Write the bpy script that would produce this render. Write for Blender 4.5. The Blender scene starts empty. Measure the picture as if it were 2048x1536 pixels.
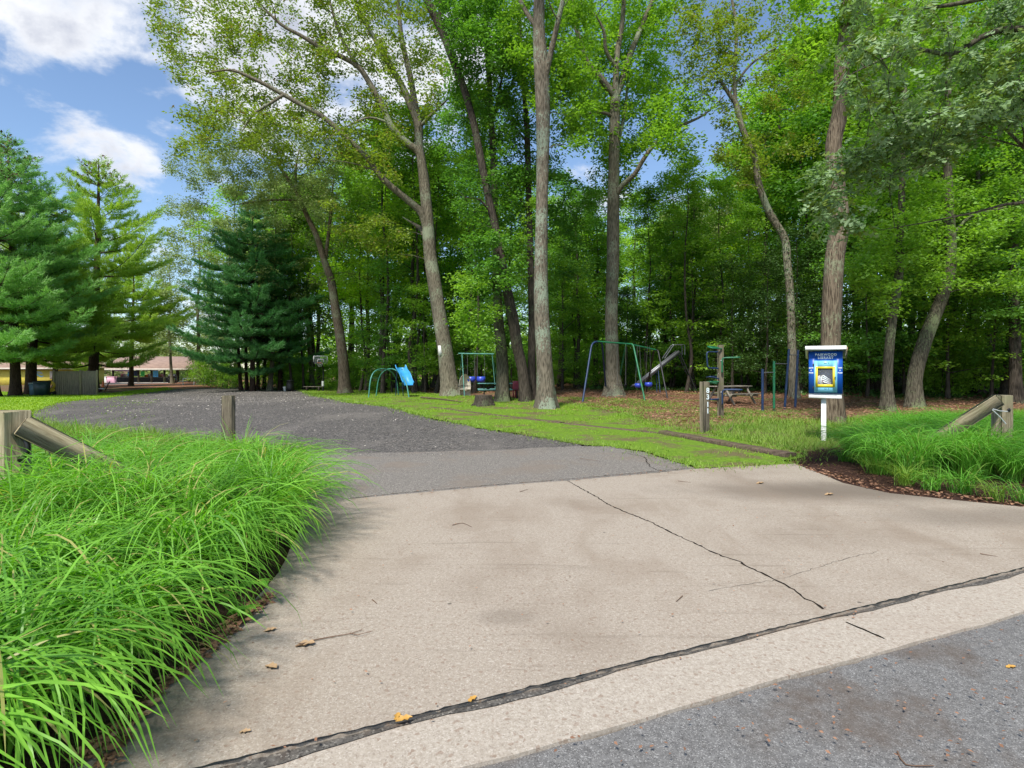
import bpy, math, time
import numpy as np
from mathutils import Vector, geometry
R = math.radians
sc = bpy.context.scene
C = sc.collection
_t0 = time.time()

# ------------------------------------------------------------------ camera
F, CX, HY, CH = 1150.0, 1024.0, 740.0, 1.5        # focal length in photo pixels, principal column, horizon row, eye height
cam_d = bpy.data.cameras.new("camera"); cam = bpy.data.objects.new("camera", cam_d); C.objects.link(cam)
cam_d.sensor_width = 36; cam_d.lens = 36 * F / 2048; cam_d.shift_y = -(768 - HY) / 2048
cam_d.clip_start = 0.05; cam_d.clip_end = 3000
cam.location = (0, 0, CH); cam.rotation_euler = (R(90), 0, 0)
sc.camera = cam

# ------------------------------------------------------------------ light and sky
SUN_EL, SUN_AZ = 54.0, 203.0       # azimuth clockwise from +Y
sun_d = bpy.data.lights.new("sun", 'SUN'); sun_d.energy = 3.1; sun_d.angle = R(8); sun_d.color = (1.0, 0.955, 0.88)
sun = bpy.data.objects.new("sun", sun_d); C.objects.link(sun)
_d = Vector((math.sin(R(SUN_AZ)) * math.cos(R(SUN_EL)), math.cos(R(SUN_AZ)) * math.cos(R(SUN_EL)), math.sin(R(SUN_EL))))
sun.rotation_euler = _d.to_track_quat('Z', 'Y').to_euler()
sc.view_settings.view_transform = 'Standard'; sc.view_settings.look = 'None'
sc.view_settings.exposure = 1.0; sc.view_settings.gamma = 1
sc.cycles.max_bounces = 8; sc.cycles.diffuse_bounces = 5; sc.cycles.glossy_bounces = 2
sc.cycles.transmission_bounces = 5; sc.cycles.transparent_max_bounces = 8
sc.cycles.caustics_reflective = False; sc.cycles.caustics_refractive = False
sc.cycles.use_denoising = True
try:
    sc.cycles.denoising_prefilter = 'ACCURATE'; sc.cycles.sample_clamp_indirect = 6
except Exception: pass

class NT:
    """small node-tree writer"""
    def __init__(s, nt): s.nt = nt; s.n = nt.nodes; s.l = nt.links
    def node(s, typ, **kw):
        n = s.n.new(typ)
        for k, v in kw.items(): setattr(n, k, v)
        return n
    def put(s, sock, v):
        if hasattr(v, 'is_output') or isinstance(v, bpy.types.NodeSocket): s.l.new(v, sock)
        elif isinstance(v, (tuple, list)) and len(v) == 3 and sock.type == 'RGBA': sock.default_value = (*v, 1)
        else: sock.default_value = v
    def math(s, op, a, b=0.0, c=None, clamp=False):
        n = s.node('ShaderNodeMath', operation=op, use_clamp=clamp); s.put(n.inputs[0], a); s.put(n.inputs[1], b)
        if c is not None: s.put(n.inputs[2], c)
        return n.outputs[0]
    def vmath(s, op, a, b=(0, 0, 0)):
        n = s.node('ShaderNodeVectorMath', operation=op); s.put(n.inputs[0], a); s.put(n.inputs[1], b); return n.outputs[0]
    def noise(s, vec, scale, detail=4, rough=0.55, dist=0.0):
        n = s.node('ShaderNodeTexNoise'); s.l.new(vec, n.inputs['Vector']); n.inputs['Scale'].default_value = scale
        n.inputs['Detail'].default_value = detail; n.inputs['Roughness'].default_value = rough; n.inputs['Distortion'].default_value = dist
        return n.outputs['Fac']
    def vor(s, vec, scale, out='Color', feature='F1'):
        n = s.node('ShaderNodeTexVoronoi', feature=feature); s.l.new(vec, n.inputs['Vector']); n.inputs['Scale'].default_value = scale
        return n.outputs[out]
    def ramp(s, fac, stops, interp='LINEAR'):
        n = s.node('ShaderNodeValToRGB'); s.l.new(fac, n.inputs[0]); cr = n.color_ramp; cr.interpolation = interp
        while len(cr.elements) < len(stops): cr.elements.new(0.5)
        for e, (p, c) in zip(cr.elements, stops): e.position = p; e.color = (*c, 1) if len(c) == 3 else c
        return n.outputs[0]
    def mapr(s, v, a, b, c=0.0, d=1.0):
        n = s.node('ShaderNodeMapRange'); n.interpolation_type = 'SMOOTHSTEP'
        for i, x in enumerate((v, a, b, c, d)): s.put(n.inputs[i], x)
        return n.outputs[0]
    def mix(s, f, a, b, blend='MIX'):
        n = s.node('ShaderNodeMix', data_type='RGBA', blend_type=blend); s.put(n.inputs[0], f); s.put(n.inputs[6], a); s.put(n.inputs[7], b)
        return n.outputs[2]
    def map(s, vec, scale=(1, 1, 1), rot=(0, 0, 0)):
        n = s.node('ShaderNodeMapping'); s.l.new(vec, n.inputs[0]); n.inputs['Scale'].default_value = scale; n.inputs['Rotation'].default_value = rot
        return n.outputs[0]

def pxdir(px, py): return math.atan2((px - CX) / F, 1), math.atan2((HY - py) / F, math.hypot((px - CX) / F, 1))
w = bpy.data.worlds.new("World"); sc.world = w; w.use_nodes = True
T_ = NT(w.node_tree); w.node_tree.nodes.clear()
sky = T_.node('ShaderNodeTexSky', sky_type='NISHITA', sun_disc=False)
sky.sun_elevation = R(SUN_EL); sky.sun_rotation = R(SUN_AZ); sky.air_density = 1.0; sky.dust_density = 0.3; sky.ozone_density = 3.0
tc = T_.node('ShaderNodeTexCoord').outputs['Generated']
sep = T_.node('ShaderNodeSeparateXYZ'); T_.l.new(tc, sep.inputs[0])
az = T_.math('ARCTAN2', sep.outputs[0], sep.outputs[1]); el = T_.math('ARCSINE', sep.outputs[2])
zc = T_.math('MAXIMUM', sep.outputs[2], 0.0); zc = T_.math('ADD', zc, 0.25)
cv = T_.node('ShaderNodeCombineXYZ')
T_.l.new(T_.math('DIVIDE', sep.outputs[0], zc), cv.inputs[0]); T_.l.new(T_.math('DIVIDE', sep.outputs[1], zc), cv.inputs[1])
nz = T_.noise(cv.outputs[0], 3.2, 9, 0.6, 0.25)
nz2 = T_.noise(tc, 9.0, 6, 0.6, 0.2)
dens = None                               # cloud banks standing in given compass directions: (column, row, width, height, weight)
for (px, py, sx, sy, wt) in [(30, 30, 200, 80, 1.0), (230, 50, 150, 75, .95), (90, 125, 80, 30, .7), (230, 290, 120, 50, .85), (350, 265, 70, 38, .8), (300, 340, 90, 34, .55),
                             (200, 470, 90, 36, .75), (640, 150, 330, 240, .95), (860, 120, 240, 180, .8), (960, 360, 120, 60, .5), (1190, 340, 80, 40, .6),
                             (1250, 420, 300, 50, .6), (60, 600, 500, 60, .5), (1700, 320, 260, 240, .5), (150, 205, 60, 16, .35), (-500, 300, 400, 250, .8)]:
    a, e = pxdir(px, py); sa, se = sx / F, sy / F * math.cos(e)
    da = T_.math('MULTIPLY', T_.math('SUBTRACT', az, a), 1 / sa); de = T_.math('MULTIPLY', T_.math('SUBTRACT', el, e), 1 / se)
    r2 = T_.math('ADD', T_.math('MULTIPLY', da, da), T_.math('MULTIPLY', de, de))
    b = T_.math('MULTIPLY', T_.math('SUBTRACT', 1.0, T_.math('MULTIPLY', r2, 0.45), clamp=True), wt)
    dens = b if dens is None else T_.math('MAXIMUM', dens, b)
behind = T_.mapr(sep.outputs[1], 0.35, -0.1)
dens = T_.math('MAXIMUM', dens, T_.math('MULTIPLY', behind, 0.62))
d2 = T_.math('ADD', dens, T_.math('MULTIPLY', T_.math('SUBTRACT', nz, 0.5), 2.1))
d2 = T_.math('ADD', d2, T_.math('MULTIPLY', T_.math('SUBTRACT', nz2, 0.5), 1.1))
mask = T_.mapr(d2, 0.50, 0.98)
shade = T_.mapr(T_.math('ADD', d2, T_.math('MULTIPLY', T_.math('SUBTRACT', nz2, 0.5), 2.0)), 0.75, 1.7)
ccol = T_.mix(shade, (0.52, 0.53, 0.55), (0.29, 0.31, 0.37))
skyc = T_.mix(1.0, sky.outputs[0], (0.098, 0.098, 0.098), 'MULTIPLY')
fin = T_.mix(mask, skyc, ccol)
bg = T_.node('ShaderNodeBackground'); T_.l.new(fin, bg.inputs[0]); bg.inputs[1].default_value = 1.0
wo = T_.node('ShaderNodeOutputWorld'); T_.l.new(bg.outputs[0], wo.inputs[0])

# ------------------------------------------------------------------ terrain and projection helpers
rng = np.random.default_rng(11)
def sst(a, b, v): t = np.clip((v - a) / (b - a), 0, 1); return t * t * (3 - 2 * t)
def T(x, y):
    x = np.asarray(x, float); y = np.asarray(y, float)
    left = -0.34 * sst(24, 42, y) * sst(-2, -16, x)
    right = 0.30 * sst(20, 33, y) * sst(-4, 5, x)
    far = 0.25 * sst(38, 60, y) * sst(-18, -6, x) + 0.5 * sst(50, 110, y) * sst(-10, 5, x)
    return left + right + far
def gp(px, py):                       # where the sight line through a photo pixel meets the ground
    Y = CH * F / max(py - HY, 3)
    for _ in range(30):
        z = float(T((px - CX) / F * Y, Y)); Y = 0.5 * Y + 0.5 * (CH - z) * F / max(py - HY, 3)
    X = (px - CX) / F * Y
    return np.array([X, Y, float(T(X, Y))])
def pt(px, py, Y): return np.array([(px - CX) / F * Y, Y, CH + (HY - py) / F * Y])
def tz(x, y): return float(T(x, y))

# ------------------------------------------------------------------ mesh builder
class MB:
    def __init__(s): s.V = []; s.n = 0; s.Fc = []; s.mi = []
    def add(s, v, faces, m=0):
        v = np.asarray(v, float).reshape(-1, 3); s.V.append(v)
        f = np.asarray(faces, dtype=np.int64)
        s.Fc.append(f + s.n); s.mi.append(np.full(len(f), m, np.int32)); s.n += len(v)
    def polys(s, v, faces, m=0):          # faces of differing size
        by = {}
        for f in faces: by.setdefault(len(f), []).append(f)
        v = np.asarray(v, float).reshape(-1, 3); s.V.append(v)
        for k, fs in by.items():
            s.Fc.append(np.asarray(fs, dtype=np.int64) + s.n); s.mi.append(np.full(len(fs), m, np.int32))
        s.n += len(v)
    def box(s, c, size, rot=None, m=0, bev=0.0):
        hx, hy, hz = [q / 2 for q in size]; b = min(bev, hx * .9, hy * .9, hz * .9)
        if b <= 0:
            v = np.array([[x, y, z] for x in (-hx, hx) for y in (-hy, hy) for z in (-hz, hz)])
            f = [(0, 1, 3, 2), (4, 6, 7, 5), (0, 4, 5, 1), (2, 3, 7, 6), (0, 2, 6, 4), (1, 5, 7, 3)]
            if rot is not None: v = v @ np.array(rot).T
            s.add(v + np.array(c), f, m)
        else:
            v = []; idx = {}
            for sx in (-1, 1):
                for sy in (-1, 1):
                    for sz in (-1, 1):
                        for ax in range(3):
                            p = [sx * (hx - b), sy * (hy - b), sz * (hz - b)]
                            p[ax] += (sx, sy, sz)[ax] * b; idx[(sx, sy, sz, ax)] = len(v); v.append(p)
            fs = []
            S = (-1, 1)
            for sx in S: fs.append([idx[(sx, -1, -1, 0)], idx[(sx, 1, -1, 0)], idx[(sx, 1, 1, 0)], idx[(sx, -1, 1, 0)]])
            for sy in S: fs.append([idx[(-1, sy, -1, 1)], idx[(1, sy, -1, 1)], idx[(1, sy, 1, 1)], idx[(-1, sy, 1, 1)]])
            for sz in S: fs.append([idx[(-1, -1, sz, 2)], idx[(1, -1, sz, 2)], idx[(1, 1, sz, 2)], idx[(-1, 1, sz, 2)]])
            for sy in S:
                for sz in S: fs.append([idx[(-1, sy, sz, 1)], idx[(1, sy, sz, 1)], idx[(1, sy, sz, 2)], idx[(-1, sy, sz, 2)]])
            for sx in S:
                for sz in S: fs.append([idx[(sx, -1, sz, 0)], idx[(sx, 1, sz, 0)], idx[(sx, 1, sz, 2)], idx[(sx, -1, sz, 2)]])
            for sx in S:
                for sy in S: fs.append([idx[(sx, sy, -1, 0)], idx[(sx, sy, 1, 0)], idx[(sx, sy, 1, 1)], idx[(sx, sy, -1, 1)]])
            for sx in S:
                for sy in S:
                    for sz in S: fs.append([idx[(sx, sy, sz, 0)], idx[(sx, sy, sz, 1)], idx[(sx, sy, sz, 2)]])
            v = np.array(v)
            if rot is not None: v = v @ np.array(rot).T
            s.polys(v + np.array(c), fs, m)
    def beam(s, a, b, wd, ht, m=0, bev=0.0, roll=0.0):      # box from a to b
        a = np.array(a, float); b = np.array(b, float); d = b - a; L = np.linalg.norm(d); d /= L
        up = np.array([0, 0, 1.0]) if abs(d[2]) < .95 else np.array([0, 1.0, 0])
        r = np.cross(d, up); r /= np.linalg.norm(r); u = np.cross(r, d)
        if roll: r, u = r * math.cos(roll) + u * math.sin(roll), u * math.cos(roll) - r * math.sin(roll)
        s.box((a + b) / 2, (L, wd, ht), np.stack([d, r, u], 1), m, bev)
    def tube(s, pts, rad, n=8, m=0, cap=True, lobes=None):
        P = np.asarray(pts, float); K = len(P); rad = np.broadcast_to(np.asarray(rad, float), (K,))
        tan = np.gradient(P, axis=0) if K > 2 else np.repeat((P[1] - P[0])[None], 2, 0)
        tan /= np.linalg.norm(tan, axis=1)[:, None] + 1e-9
        ref = np.array([0.0, 0, 1]) if abs(tan[0][2]) < .9 else np.array([0.0, 1, 0])
        r = np.cross(tan[0], ref); r /= np.linalg.norm(r); rs = []
        for k in range(K):
            r = r - tan[k] * r.dot(tan[k]); r /= np.linalg.norm(r) + 1e-9; rs.append(r)
        rs = np.array(rs); us = np.cross(tan, rs)
        a = np.arange(n) / n * 2 * np.pi
        rr = rad[:, None] * np.ones(n)[None]
        if lobes is not None: rr = rr * lobes(np.arange(K), a)
        v = P[:, None] + rr[..., None] * (np.cos(a)[None, :, None] * rs[:, None] + np.sin(a)[None, :, None] * us[:, None])
        i = np.arange(K - 1)[:, None] * n; j = np.arange(n)[None]; j2 = (j + 1) % n
        f = np.stack([i + j, i + j2, i + n + j2, i + n + j], -1).reshape(-1, 4)
        s.add(v.reshape(-1, 3), f, m)
        if cap:
            for kk, rev in ((0, 1), (K - 1, 0)):
                ring = v[kk]; cc = P[kk]; vv = np.vstack([ring, cc]); fs = [(q, (q + 1) % n, n) if not rev else ((q + 1) % n, q, n) for q in range(n)]
                s.add(vv, fs, m)
    def lathe(s, prof, c=(0, 0, 0), n=20, m=0, rot=None):       # prof: (r, z)
        P = np.array(prof, float); K = len(P); a = np.arange(n) / n * 2 * np.pi
        v = np.stack([P[:, 0][:, None] * np.cos(a), P[:, 0][:, None] * np.sin(a), np.repeat(P[:, 1][:, None], n, 1)], -1)
        i = np.arange(K - 1)[:, None] * n; j = np.arange(n)[None]; j2 = (j + 1) % n
        f = np.stack([i + j, i + j2, i + n + j2, i + n + j], -1).reshape(-1, 4); v = v.reshape(-1, 3)
        if rot is not None: v = v @ np.array(rot).T
        s.add(v + np.array(c), f, m)
    def absorb(s, o, m=1):
        off = s.n
        for f in o.Fc: s.Fc.append(f + off)
        s.mi += [np.full(len(q), m, np.int32) for q in o.mi]; s.V += o.V; s.n += o.n; return s
    def build(s, name, mats, parent=None, loc=None, smooth=False, rz=0.0):
        me = bpy.data.meshes.new(name)
        V = np.vstack(s.V).astype(np.float32); me.vertices.add(len(V)); me.vertices.foreach_set('co', V.ravel())
        sizes = np.concatenate([np.full(len(f), f.shape[1], np.int32) for f in s.Fc]); idx = np.concatenate([f.ravel() for f in s.Fc]).astype(np.int32)
        st = np.concatenate([[0], np.cumsum(sizes)[:-1]]).astype(np.int32)
        me.loops.add(len(idx)); me.loops.foreach_set('vertex_index', idx)
        me.polygons.add(len(sizes)); me.polygons.foreach_set('loop_start', st)
        me.polygons.foreach_set('material_index', np.concatenate(s.mi))
        if smooth: me.polygons.foreach_set('use_smooth', np.ones(len(sizes), bool))
        me.update(calc_edges=True)
        for m in (mats if isinstance(mats, (list, tuple)) else [mats]): me.materials.append(m)
        o = bpy.data.objects.new(name, me); C.objects.link(o)
        if parent is not None: o.parent = parent
        if loc is not None: o.location = loc
        o.rotation_euler.z = rz
        return o

def tag(o, label=None, cat=None, group=None, kind=None):
    if label: o['label'] = label
    if cat: o['category'] = cat
    if group: o['group'] = group
    if kind: o['kind'] = kind
    return o
def thing(name, label, cat, loc=(0, 0, 0), rz=0.0, group=None):
    o = bpy.data.objects.new(name, None); C.objects.link(o); o.location = loc; o.rotation_euler = (0, 0, rz); o.empty_display_size = .2
    return tag(o, label, cat, group)
KIDS = {}
def copy_tree(o, loc, rz=0, scale=None, label=None, group=None, parent=None):
    c = o.copy(); C.objects.link(c)
    if parent is not None: c.parent = parent
    else:
        c.location = loc; c.rotation_euler = (0, 0, rz)
        if scale is not None: c.scale = scale if isinstance(scale, (tuple, list)) else (scale,) * 3
        if label: c['label'] = label
        if group: c['group'] = group
    for ch in o.children: copy_tree(ch, None, parent=c)
    return c
def text_mesh(name, txt, size, mat, parent, loc, rot=(R(90), 0, 0), ext=0.002, space=1.0, bold=0.0):
    cu = bpy.data.curves.new(name, 'FONT'); cu.body = txt; cu.size = size; cu.align_x = 'CENTER'; cu.align_y = 'CENTER'; cu.extrude = ext; cu.space_character = space; cu.offset = bold
    t = bpy.data.objects.new(name + "_tmp", cu); C.objects.link(t)
    dg = bpy.context.evaluated_depsgraph_get(); me = bpy.data.meshes.new_from_object(t.evaluated_get(dg))
    C.objects.unlink(t); bpy.data.objects.remove(t)
    me.materials.clear(); me.materials.append(mat)
    o = bpy.data.objects.new(name, me); C.objects.link(o); o.parent = parent; o.location = loc; o.rotation_euler = rot
    return o

# ------------------------------------------------------------------ materials
def newmat(name):
    m = bpy.data.materials.new(name); m.use_nodes = True; nt = NT(m.node_tree); m.node_tree.nodes.clear()
    out = nt.node('ShaderNodeOutputMaterial'); bs = nt.node('ShaderNodeBsdfPrincipled'); nt.l.new(bs.outputs[0], out.inputs[0])
    return m, nt, bs, out
def bump(nt, bs, h, strength=.5, dist=.02):
    b = nt.node('ShaderNodeBump'); b.inputs['Strength'].default_value = strength; b.inputs['Distance'].default_value = dist
    nt.l.new(h, b.inputs['Height']); nt.l.new(b.outputs[0], bs.inputs['Normal'])
def pos(nt): return nt.node('ShaderNodeNewGeometry').outputs['Position']
def objc(nt): return nt.node('ShaderNodeTexCoord').outputs['Object']

def leaf_mat(name, c1, c2, transl=.4, tcol=None, rough=.5, bright=1.0, spec=.35, nscale=.45, odd=None):
    m, nt, bs, out = newmat(name)
    g = nt.node('ShaderNodeNewGeometry'); isl = g.outputs['Random Per Island']
    oi = nt.node('ShaderNodeObjectInfo').outputs['Random']
    n = nt.noise(g.outputs['Position'], nscale, 3, .6)
    f = nt.math('ADD', nt.math('MULTIPLY', isl, .45), nt.math('MULTIPLY', nt.mapr(n, .35, .65), .4)); f = nt.math('ADD', f, nt.math('MULTIPLY', oi, .25), clamp=True)
    col = nt.mix(f, c1, c2)
    if odd:                                                    # a few leaves of another colour
        col = nt.mix(nt.math('GREATER_THAN', nt.math('FRACT', nt.math('MULTIPLY', isl, 37.7)), 1 - odd[1]), col, odd[0])
    nt.l.new(col, bs.inputs['Base Color']); bs.inputs['Roughness'].default_value = rough; bs.inputs['Specular IOR Level'].default_value = spec
    tr = nt.node('ShaderNodeBsdfTranslucent')
    nt.l.new(nt.mix(1.0, col, tcol or (1.5, 1.6, .5), 'MULTIPLY'), tr.inputs[0])
    mx = nt.node('ShaderNodeMixShader'); mx.inputs[0].default_value = transl
    nt.l.new(bs.outputs[0], mx.inputs[1]); nt.l.new(tr.outputs[0], mx.inputs[2]); nt.l.new(mx.outputs[0], out.inputs[0])
    return m
def plain(name, col, rough=.5, metal=0.0, var=.12, spec=.5, scale=6):
    m, nt, bs, out = newmat(name); n = nt.noise(objc(nt), scale, 5, .6)
    c = nt.mix(nt.mapr(n, .3, .7), tuple(q * (1 - var) for q in col), tuple(min(1, q * (1 + var)) for q in col))
    nt.l.new(c, bs.inputs['Base Color']); bs.inputs['Roughness'].default_value = rough; bs.inputs['Metallic'].default_value = metal
    bs.inputs['Specular IOR Level'].default_value = spec
    return m
def bark_mat(name, c1, c2, lichen=None, amt=.5, sc_=(20, 20, 2.8)):
    m, nt, bs, out = newmat(name); o = objc(nt); p = nt.map(o, sc_)
    n = nt.noise(p, 1.6, 6, .7, .4); v = nt.vor(nt.map(o, (sc_[0] * 1.5, sc_[1] * 1.5, sc_[2] * 1.3)), 1.0, 'Distance', 'F1')
    h = nt.math('ADD', nt.math('MULTIPLY', n, .8), nt.math('MULTIPLY', v, .5))
    col = nt.mix(nt.mapr(h, .38, .85), c1, c2)
    if lichen:
        ln = nt.noise(nt.map(o, (1, 1, .6)), 15.0, 8, .8); big = nt.noise(o, .8, 2, .5)
        f = nt.mapr(nt.math('ADD', ln, nt.math('MULTIPLY', nt.math('SUBTRACT', big, .5), .9)), .62 - .14 * amt, .66 - .10 * amt)
        col = nt.mix(nt.math('MULTIPLY', f, .8), col, lichen)
    nt.l.new(col, bs.inputs['Base Color']); bs.inputs['Roughness'].default_value = .9; bs.inputs['Specular IOR Level'].default_value = .15
    bump(nt, bs, h, .9, .05)
    return m
def wood_mat(name, c1, c2, green=None, grain=(2, 30, 30), rough=.85):
    m, nt, bs, out = newmat(name); o = objc(nt)
    n = nt.noise(nt.map(o, grain), 1.5, 6, .7, .3); b = nt.noise(o, 2.2, 4, .6)
    col = nt.mix(nt.mapr(n, .3, .72), c1, c2)
    if green: col = nt.mix(nt.math('MULTIPLY', nt.mapr(b, .48, .68), .6), col, green)
    nt.l.new(col, bs.inputs['Base Color']); bs.inputs['Roughness'].default_value = rough; bs.inputs['Specular IOR Level'].default_value = .2
    bump(nt, bs, n, .5, .01); return m

M = {}
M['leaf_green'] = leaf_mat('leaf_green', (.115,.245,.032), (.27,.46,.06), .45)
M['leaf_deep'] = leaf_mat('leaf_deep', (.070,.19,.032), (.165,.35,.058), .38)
M['leaf_lime_sun_tint'] = leaf_mat('leaf_lime_sun_tint', (.24,.43,.030), (.44,.64,.05), .5)  # sunlight on the far foliage put into a lighter, yellower leaf colour
M['leaf_olive'] = leaf_mat('leaf_olive', (.105,.165,.026), (.25,.34,.055), .4, odd=((.22, .17, .06), .06))
M['leaf_grey'] = leaf_mat('leaf_grey', (.17,.24,.075), (.34,.42,.15), .35, tcol=(1.2, 1.3, .8))
M['leaf_oak'] = leaf_mat('leaf_oak', (.12,.205,.075), (.29,.41,.20), .30, tcol=(1.2, 1.45, .55), odd=((.14, .20, .03), .25), nscale=1.6, rough=.42)
M['needle_lime'] = leaf_mat('needle_lime', (.20, .36, .05), (.44, .60, .09), .42, nscale=.5, tcol=(1.2, 1.3, .6))
M['needle_blue'] = leaf_mat('needle_blue', (.16,.36,.10), (.32,.54,.16), .42, nscale=.5, tcol=(1.1, 1.3, .7))
M['needle_dark'] = leaf_mat('needle_dark', (.045,.165,.055), (.15,.34,.11), .42, nscale=.6, tcol=(1.0, 1.3, .8))
M['cone_brown'] = plain('cone_brown', (.09, .05, .035), .8)
M['blade_bright'] = leaf_mat('blade_bright', (.042,.165,.013), (.25,.53,.055), .35, tcol=(1.2, 1.4, .4), rough=.42, spec=.35, nscale=1.6, odd=((.42, .40, .13), .06))
M['blade_dark'] = leaf_mat('blade_dark', (.045,.19,.018), (.20,.48,.055), .35, tcol=(1.2, 1.4, .5), rough=.42, spec=.35, nscale=1.6, odd=((.19, .27, .05), .08))
M['lawn_blade'] = leaf_mat('lawn_blade', (0.12, 0.26, 0.018), (0.29, 0.46, 0.028), .4, tcol=(1.3, 1.3, .4), nscale=.5)
M['weed_blade'] = leaf_mat('weed_blade', (0.119, 0.252, 0.031), (0.280, 0.406, 0.063), .4, tcol=(1.2, 1.3, .5), nscale=.8)
M['litter'] = leaf_mat('litter', (0.143, 0.068, 0.039), (0.442, 0.247, 0.150), .15, tcol=(1.2, 1, .7), nscale=.9, rough=.75)
M['litter_dark'] = leaf_mat('litter_dark', (.045, .022, .016), (.15, .075, .045), .1, tcol=(1.2, 1, .7), nscale=2)
M['bark_grey'] = bark_mat('bark_grey', (.060, .053, .036), (.215, .19, .14), (.27, .31, .21), .45)
M['bark_lichen'] = bark_mat('bark_lichen', (.060, .050, .036), (.21, .18, .135), (.28, .34, .25), .65)
M['bark_mossy'] = bark_mat('bark_mossy', (.030, .027, .018), (.135, .12, .085), (.20, .24, .12), .6)
M['bark_dark'] = bark_mat('bark_dark', (.022, .018, .014), (.085, .070, .055), (.12, .14, .08), .1)
M['bark_brown'] = bark_mat('bark_brown', (.050, .035, .024), (.21, .165, .115), (.24, .26, .16), .2, (20, 20, 2.4))
M['bark_pine'] = bark_mat('bark_pine', (.020, .013, .010), (.080, .050, .036))
M['ivy'] = leaf_mat('ivy', (0.026, 0.078, 0.016), (0.072, 0.143, 0.026), .2)
M['white_paint'] = plain('white_paint', (.70, .70, .69), .45, var=.08)
M['blue_pipe'] = plain('blue_pipe', (.008, .028, .085), .5, var=.3)
M['teal_pipe'] = plain('teal_pipe', (.055, .22, .18), .5, var=.3)
M['green_pipe'] = plain('green_pipe', (.010, .13, .055), .5, var=.3)
M['steel'] = plain('steel', (.20, .205, .22), .45, .6)
M['chain'] = plain('chain', (.22, .22, .22), .45, .7)
M['timber'] = wood_mat('timber', (.21, .165, .095), (.48, .41, .27), (.24, .25, .11))
M['timber_v'] = wood_mat('timber_v', (.17, .14, .08), (.42, .36, .24), (.22, .23, .11), (30, 30, 2))
M['post_v'] = wood_mat('post_v', (.060, .050, .034), (.19, .165, .115), (.10, .11, .04), (26, 26, 1.6))
M['tie_wood'] = wood_mat('tie_wood', (.050, .034, .024), (.17, .125, .090), (.10, .10, .04), (2, 14, 14))
M['picnic_wood'] = wood_mat('picnic_wood', (.11, .095, .075), (.34, .30, .25), (.15, .16, .10))
M['black'] = plain('black', (.012, .012, .014), .5)
M['letter_white'] = plain('letter_white', (.72, .80, .85), .5, var=.03)

# ------------------------------------------------------------------ ground materials
def ground_mat():
    m, nt, bs, out = newmat('woodland_floor'); p = pos(nt)
    a = nt.noise(p, .35, 4, .6); b = nt.noise(p, 9, 6, .75); c = nt.vor(p, 26); cs = nt.node('ShaderNodeSeparateColor'); nt.l.new(c, cs.inputs[0])
    col = nt.mix(nt.mapr(b, .3, .7), (.075, .040, .026), (.19, .105, .066))
    col = nt.mix(nt.math('MULTIPLY', cs.outputs[0], .45), col, (.27, .16, .10))
    col = nt.mix(nt.math('MULTIPLY', nt.mapr(a, .52, .60), .75), col, (.10, .16, .028))
    nt.l.new(col, bs.inputs['Base Color']); bs.inputs['Roughness'].default_value = .95; bs.inputs['Specular IOR Level'].default_value = .1
    bump(nt, bs, b, .8, .04); return m
def lawn_mat(name, c1, c2, dirt=.55):
    m, nt, bs, out = newmat(name); p = pos(nt)
    b = nt.noise(p, 12, 6, .75); a = nt.noise(p, .7, 5, .65)
    col = nt.mix(nt.mapr(b, .3, .7), c1, c2)
    col = nt.mix(nt.mapr(a, dirt, dirt + .12), col, (.135, .115, .055))
    nt.l.new(col, bs.inputs['Base Color']); bs.inputs['Roughness'].default_value = .95; bs.inputs['Specular IOR Level'].default_value = .1
    bump(nt, bs, b, .8, .03); return m
def gravel_mat():
    m, nt, bs, out = newmat('gravel'); p = pos(nt)
    v = nt.vor(p, 34); vs = nt.node('ShaderNodeSeparateColor'); nt.l.new(v, vs.inputs[0]); vd = nt.vor(p, 34, 'Distance')
    a = nt.noise(nt.map(p, (1, .45, 1), (0, 0, .35)), .55, 5, .6, .3); n = nt.noise(p, 3, 5, .7); fine = nt.noise(p, 90, 3, .7)
    col = nt.ramp(nt.math('POWER', vs.outputs[0], 1.0), [(0, (.034, .032, .031)), (.6, (.105, .097, .091)), (.9, (.18, .165, .152)), (1, (.30, .27, .24))])
    mid = nt.noise(p, 7, 6, .8); col = nt.mix(nt.math('MULTIPLY', nt.mapr(mid, .50, .62), .55), col, (.165, .150, .135)); col = nt.mix(nt.math('MULTIPLY', nt.mapr(mid, .46, .36), .7), col, (.028, .025, .022))
    col = nt.mix(nt.math('MULTIPLY', nt.mapr(a, .48, .66), .55), col, (.20, .18, .16))
    col = nt.mix(nt.math('MULTIPLY', nt.mapr(n, .55, .72), .45), col, (.16, .125, .10))
    col = nt.mix(nt.math('MULTIPLY', nt.mapr(fine, .4, .7), .35), col, (.03, .03, .03))
    nt.l.new(col, bs.inputs['Base Color']); bs.inputs['Roughness'].default_value = .9; bs.inputs['Specular IOR Level'].default_value = .2
    bump(nt, bs, nt.math('ADD', vd, n), .9, .02); return m
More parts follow.
